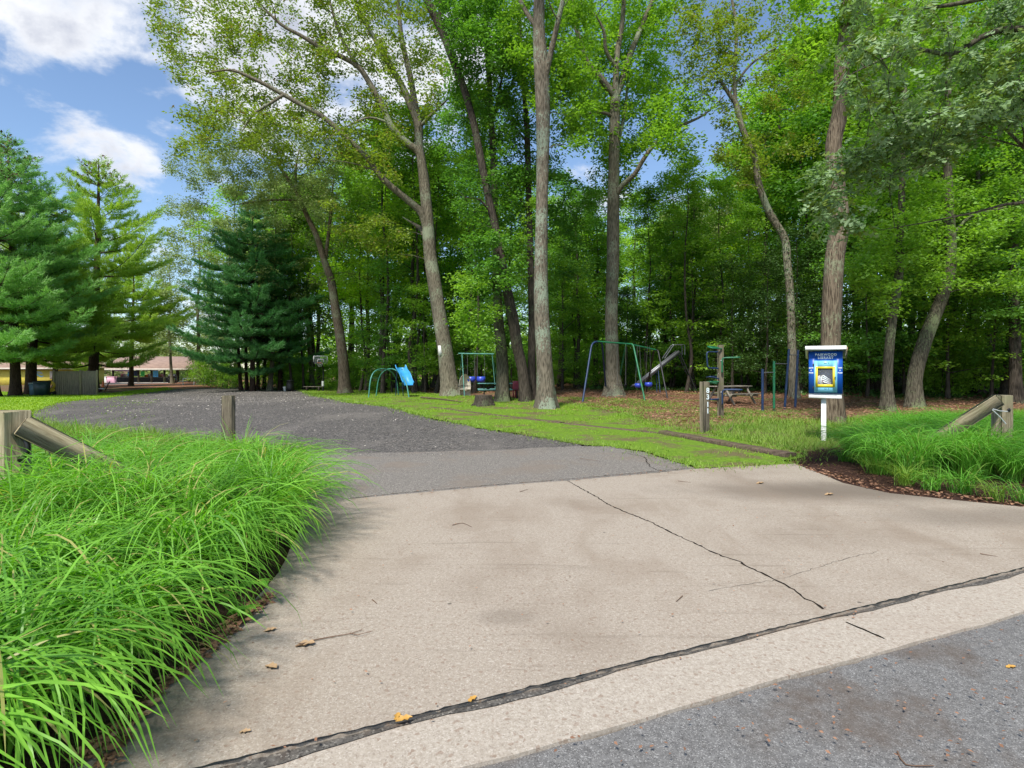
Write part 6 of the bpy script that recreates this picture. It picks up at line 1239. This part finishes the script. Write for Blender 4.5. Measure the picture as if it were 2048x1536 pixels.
# white rails
for k, (p0, p1, Y, py, lab) in enumerate([(366, 410, 70, 757, 'white pipe rail right of the pavilion, nearer one'), (409, 432, 74, 752, 'white pipe rail at the foot of the dark pine, farther right')]):
    a = pt(p0, py, Y); c = pt(p1, py, Y); g = tz(a[0], Y); o = thing('white_railing', lab, 'railing', (a[0], Y, g)); part('rail', M['white_paint'], o, lambda m: m.tube([(0, 0, a[2] - g), (c[0] - a[0], 0, a[2] - g)], .05, 8), True)
    for q in (0, .5, 1): part('post', M['white_paint'], o, lambda m: m.tube([((c[0] - a[0]) * q, 0, -.1), ((c[0] - a[0]) * q, 0, a[2] - g)], .05, 8))
# yellow building
Yy = 72.0; gz = tz(px_(60, Yy), Yy) - .3; xl, xr = px_(-40, Yy), px_(152, Yy); yb_ = thing('yellow_building', 'low yellow building with a pinkish brown roof behind the bins', 'building', ((xl + xr) / 2, Yy, gz)); hw = (xr - xl) / 2; wz = pt(0, 736, Yy)[2] - gz; cxy = (xl + xr) / 2
part('wall', M['wall_yellow'], yb_, lambda m: m.box((0, 2.5, wz / 2), (2 * hw, 5, wz)))
part('roof', M['shingle'], yb_, lambda m: m.polys([(-hw - .5, -.6, wz), (hw + .5, -.6, wz), (hw + .5, 2.5, wz + 1.5), (-hw - .5, 2.5, wz + 1.5), (hw + .5, 5.6, wz), (-hw - .5, 5.6, wz), (-hw - .5, -.6, wz - .15), (hw + .5, -.6, wz - .15)], [[0, 1, 2, 3], [3, 2, 4, 5], [6, 7, 1, 0], [1, 4, 2], [0, 3, 5]]))
part('fascia', M['fascia'], yb_, lambda m: m.box((0, -.66, wz - .08), (2 * hw + 1, .06, .20)))
M['mural_blue'] = plain('mural_blue', (.18, .42, .55), .6); M['mural_grey'] = plain('mural_grey', (.30, .38, .36), .6)
def swoosh(m, cx, cz, w_, h, flip=1):
    n = 15; t = np.linspace(0, 1, n); V = []
    for q in t: c = cz + h * .35 * math.sin(q * 6.28) * flip; th = h * .28 * math.sin(q * math.pi) ** .6 + .01; V += [(cx + (q - .5) * w_, -.02, c - th), (cx + (q - .5) * w_, -.02, c + th)]
    m.add(V, [(2 * i, 2 * i + 2, 2 * i + 3, 2 * i + 1) for i in range(n - 1)])
mx_ = px_(78, Yy) - cxy; mz = pt(0, 749, Yy)[2] - gz; part('mural', M['mural_blue'], yb_, lambda m: swoosh(m, mx_, mz - .12, 20 * Yy / F, .35)); part('mural', M['mural_blue'], yb_, lambda m: swoosh(m, px_(107, Yy) - cxy, mz - .3, 10 * Yy / F, .3))
def dome(m):
    a = np.linspace(0, math.pi, 13); V = [(mx_ + 7.5 * Yy / F * math.cos(q), -.014, mz + .02 + .40 * math.sin(q)) for q in a]; m.polys(V + [(mx_, -.014, mz + .15)], [[i, i + 1, 13] for i in range(12)])
part('mural', M['mural_grey'], yb_, dome)
part('window', M['fascia'], yb_, lambda m: m.box((px_(104, Yy) - cxy, -.02, pt(0, 750, Yy)[2] - gz), (.5, .05, 1.0)))

# rail fence deep in the right wood, low rails --------------------------------------------
Yr = 44.0; xa, xb_ = px_(1690, Yr), px_(2160, Yr); gz = tz(xb_, Yr); o = thing('split_rail_fence', 'dark post and rail fence glimpsed through the trunks at the right', 'fence', (xa, Yr, gz)); n = 7
for q in range(n): part('post', M['bark_dark'], o, lambda m: m.box(((xb_ - xa) * q / (n - 1), 0, .6), (.14, .14, 1.4)))
for q in (.45, .95): part('rail', M['bark_dark'], o, lambda m: m.box(((xb_ - xa) / 2, -.09, q), (xb_ - xa, .04, .12)))
# root sprigs and woodland floor plants
lawn_blades('ground_cover', 'low dark green ground cover at the foot of the right wood', [tuple(pb(1180, 34)[:2]), tuple(pb(1500, 31)[:2]), tuple(pb(1700, 27)[:2]), tuple(pb(2200, 27)[:2]), tuple(pb(2200, 36)[:2]), tuple(pb(1180, 42)[:2])], 14000, (.08, .30), M['ivy'], 501, (.03, .06), 2, .5)
lawn_blades('ground_cover', 'low green plants at the wood edge beyond the gravel', [tuple(pb(560, 62)[:2]), tuple(pb(1180, 46)[:2]), tuple(pb(1180, 56)[:2]), tuple(pb(560, 74)[:2])], 9000, (.1, .45), M['leaf_green'], 502, (.05, .09), 2, .5)
print('script time', round(time.time() - _t0, 1), 'tris', sum(len(m.polygons) for m in bpy.data.meshes))
